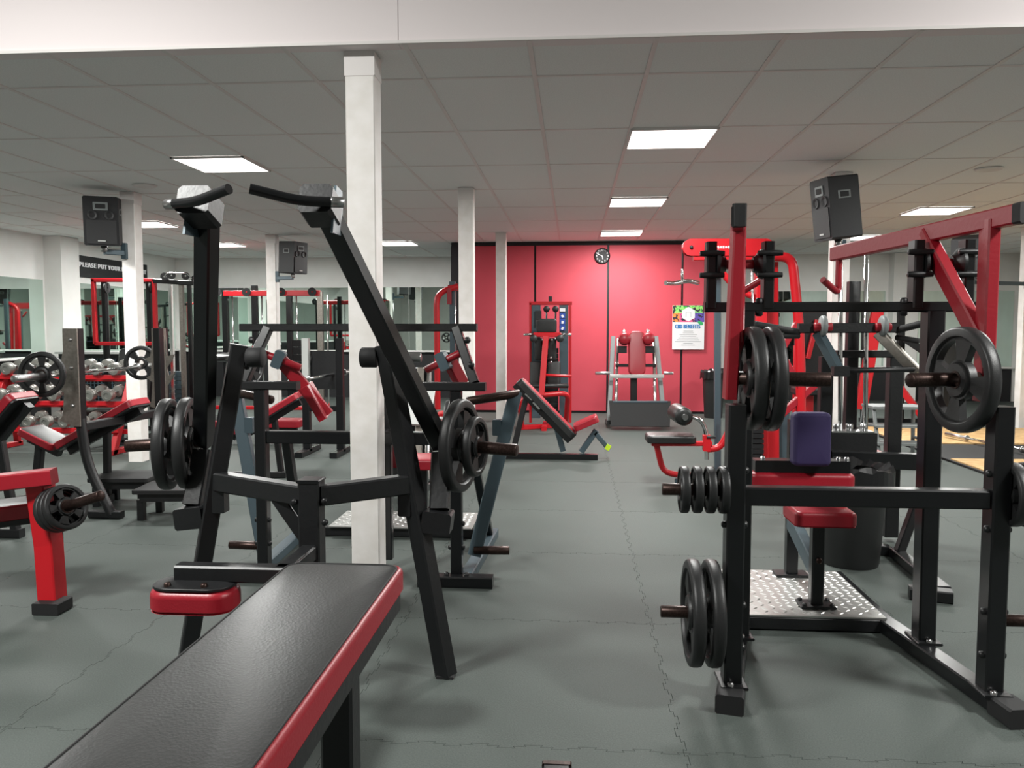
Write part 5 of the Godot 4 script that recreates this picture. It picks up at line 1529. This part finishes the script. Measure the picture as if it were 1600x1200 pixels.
# ------------------------------------------------------------------ loudspeakers, sign
func speaker(label: String, c: Vector3, yaw: float, tilt: float, size: Vector3, hold: Vector3) -> void:
	var t := thing("loudspeaker", label, "loudspeaker", c)
	var bas := Basis(Vector3.UP, yaw) * Basis(Vector3.RIGHT, tilt)
	one_box("cabinet", M.dark, t, c, size, bas, 0.012)
	var f: Vector3 = c + bas.z * (size.z / 2)
	var q := MB.new()
	q.box(f + bas.y * size.y * 0.30, Vector3(size.x * 0.42, size.y * 0.16, 0.012), bas, 0.004)
	part(q, "horn", M.grey, t)
	one_box("horn_throat", M.rubber, t, f + bas.y * size.y * 0.30 + bas.z * 0.004, Vector3(size.x * 0.28, size.y * 0.09, 0.012), bas)
	for s in [-0.24, 0.24]:
		q = MB.new()
		q.lathe([Vector2(0, -0.01), Vector2(0.014, -0.008), Vector2(0.034, 0.006), Vector2(0.042, 0.008), Vector2(0.044, 0)], f + bas.x * size.x * s + bas.y * size.y * 0.12, bas.z, 20)
		part(q, "tweeter", M.cone, t)
	q = MB.new()
	q.box(f - bas.y * size.y * 0.22, Vector3(size.x * 0.86, size.y * 0.48, 0.014), bas, 0.006)
	part(q, "grille", M.cone, t)
	one_box("badge", M.pale, t, f - bas.y * size.y * 0.40 + bas.z * 0.009, Vector3(size.x * 0.22, 0.014, 0.004), bas, 0.001)
	for e: float in [-1.0, 1.0]:
		one_box("side_handle", M.grey, t, c + bas.x * (e * size.x / 2) + bas.y * size.y * 0.2, Vector3(0.008, size.y * 0.13, size.z * 0.4), bas)
		one_box("handle_recess", M.rubber, t, c + bas.x * e * (size.x / 2 + 0.002) + bas.y * size.y * 0.2, Vector3(0.008, size.y * 0.085, size.z * 0.28), bas)
	var low := c - bas.y * size.y / 2
	one_rod("swivel", M.steel, t, low, low - Vector3(0, 0.06, 0), 0.03)
	one_beam("bracket_arm", M.slate, t, low - Vector3(0, 0.06, 0), Vector3(hold.x, low.y - 0.06, hold.z), 0.05, 0.05)
	one_box("wall_plate", M.slate, t, Vector3(hold.x, low.y - 0.04, hold.z), Vector3(0.05, 0.16, 0.05))

func speakers_and_sign() -> void:
	var s := Vector3(0.31, 0.47, 0.30)
	speaker("black loudspeaker on the column near the lettered sign", U(161, 346, 7.75), 0.42, 0.10, s, Vector3(-4.50, 0, -7.93))
	speaker("black loudspeaker on the column before the end mirror", U(458, 403, 11.75), 1.2, 0.05, Vector3(0.30, 0.46, 0.28), Vector3(-4.36, 0, -11.80))
	speaker("black loudspeaker close under the ceiling beside the red lever arm", U(1306, 326, 6.95), -1.32, 0.12, Vector3(0.27, 0.50, 0.27), Vector3(2.36, 0, -7.42))
	speaker("black loudspeaker half hidden behind the bearing of the red lever", U(1512, 402, 10.9), -0.5, 0.25, Vector3(0.36, 0.52, 0.32), Vector3(6.09, 0, -11.5))
	# sign on the side wall
	var x := -7.85
	var a := Vector3(x, 0, 0); var r := ray(119, 400)
	var z0 := r.z * (x / r.x)
	r = ray(229, 418)
	var z1 := r.z * (x / r.x)
	r = ray(119, 398)
	var y1 := CAMH + r.y * (x / r.x)
	r = ray(119, 432)
	var y0 := CAMH + r.y * (x / r.x)
	var c := Vector3(x, (y0 + y1) / 2, (z0 + z1) / 2)
	var t := thing("lettered_sign", "long black sign with white lettering PLEASE PUT YOUR EQUIPMENT", "sign", c)
	one_box("board", M.dark, t, c, Vector3(0.02, y1 - y0, absf(z1 - z0)), Basis(), 0.002)
	text(t, "PLEASE PUT YOUR EQUIPMENT", c + Vector3(0.012, 0.03, 0), absf(z1 - z0) * 0.95, (y1 - y0) * 0.26, M.paper, Basis(Vector3.UP, PI / 2))

func _ready() -> void:
	cam = Camera3D.new()
	cam.name = "camera"
	cam.fov = rad_to_deg(2.0 * atan(600.0 / FPX))
	cam.near = 0.05
	cam.far = 60.0
	cam.position = Vector3(0, CAMH, 0)
	cam.rotation_degrees = Vector3(-4.00866, 4.28989, 0)
	add_child(cam)
	cam.current = true
	var w := WorldEnvironment.new()
	w.name = "world"
	var e := Environment.new()
	e.background_mode = Environment.BG_COLOR
	e.background_color = Color(0.02, 0.02, 0.02)
	e.ambient_light_source = Environment.AMBIENT_SOURCE_DISABLED
	e.tonemap_mode = Environment.TONE_MAPPER_LINEAR
	e.tonemap_exposure = 1.0
	e.sdfgi_enabled = true
	e.ssao_enabled = true
	e.ssil_enabled = true
	w.environment = e
	add_child(w)
	materials()
	M.steel_tread = mat(Color(0.70, 0.70, 0.69), 0.42, 0.85)
	room()
	front_bench()
	aisle_rail()
	aframe_machine()
	red_lever_machine()
	row_machine()
	left_side()
	far_machines()
	right_side()
	speakers_and_sign()
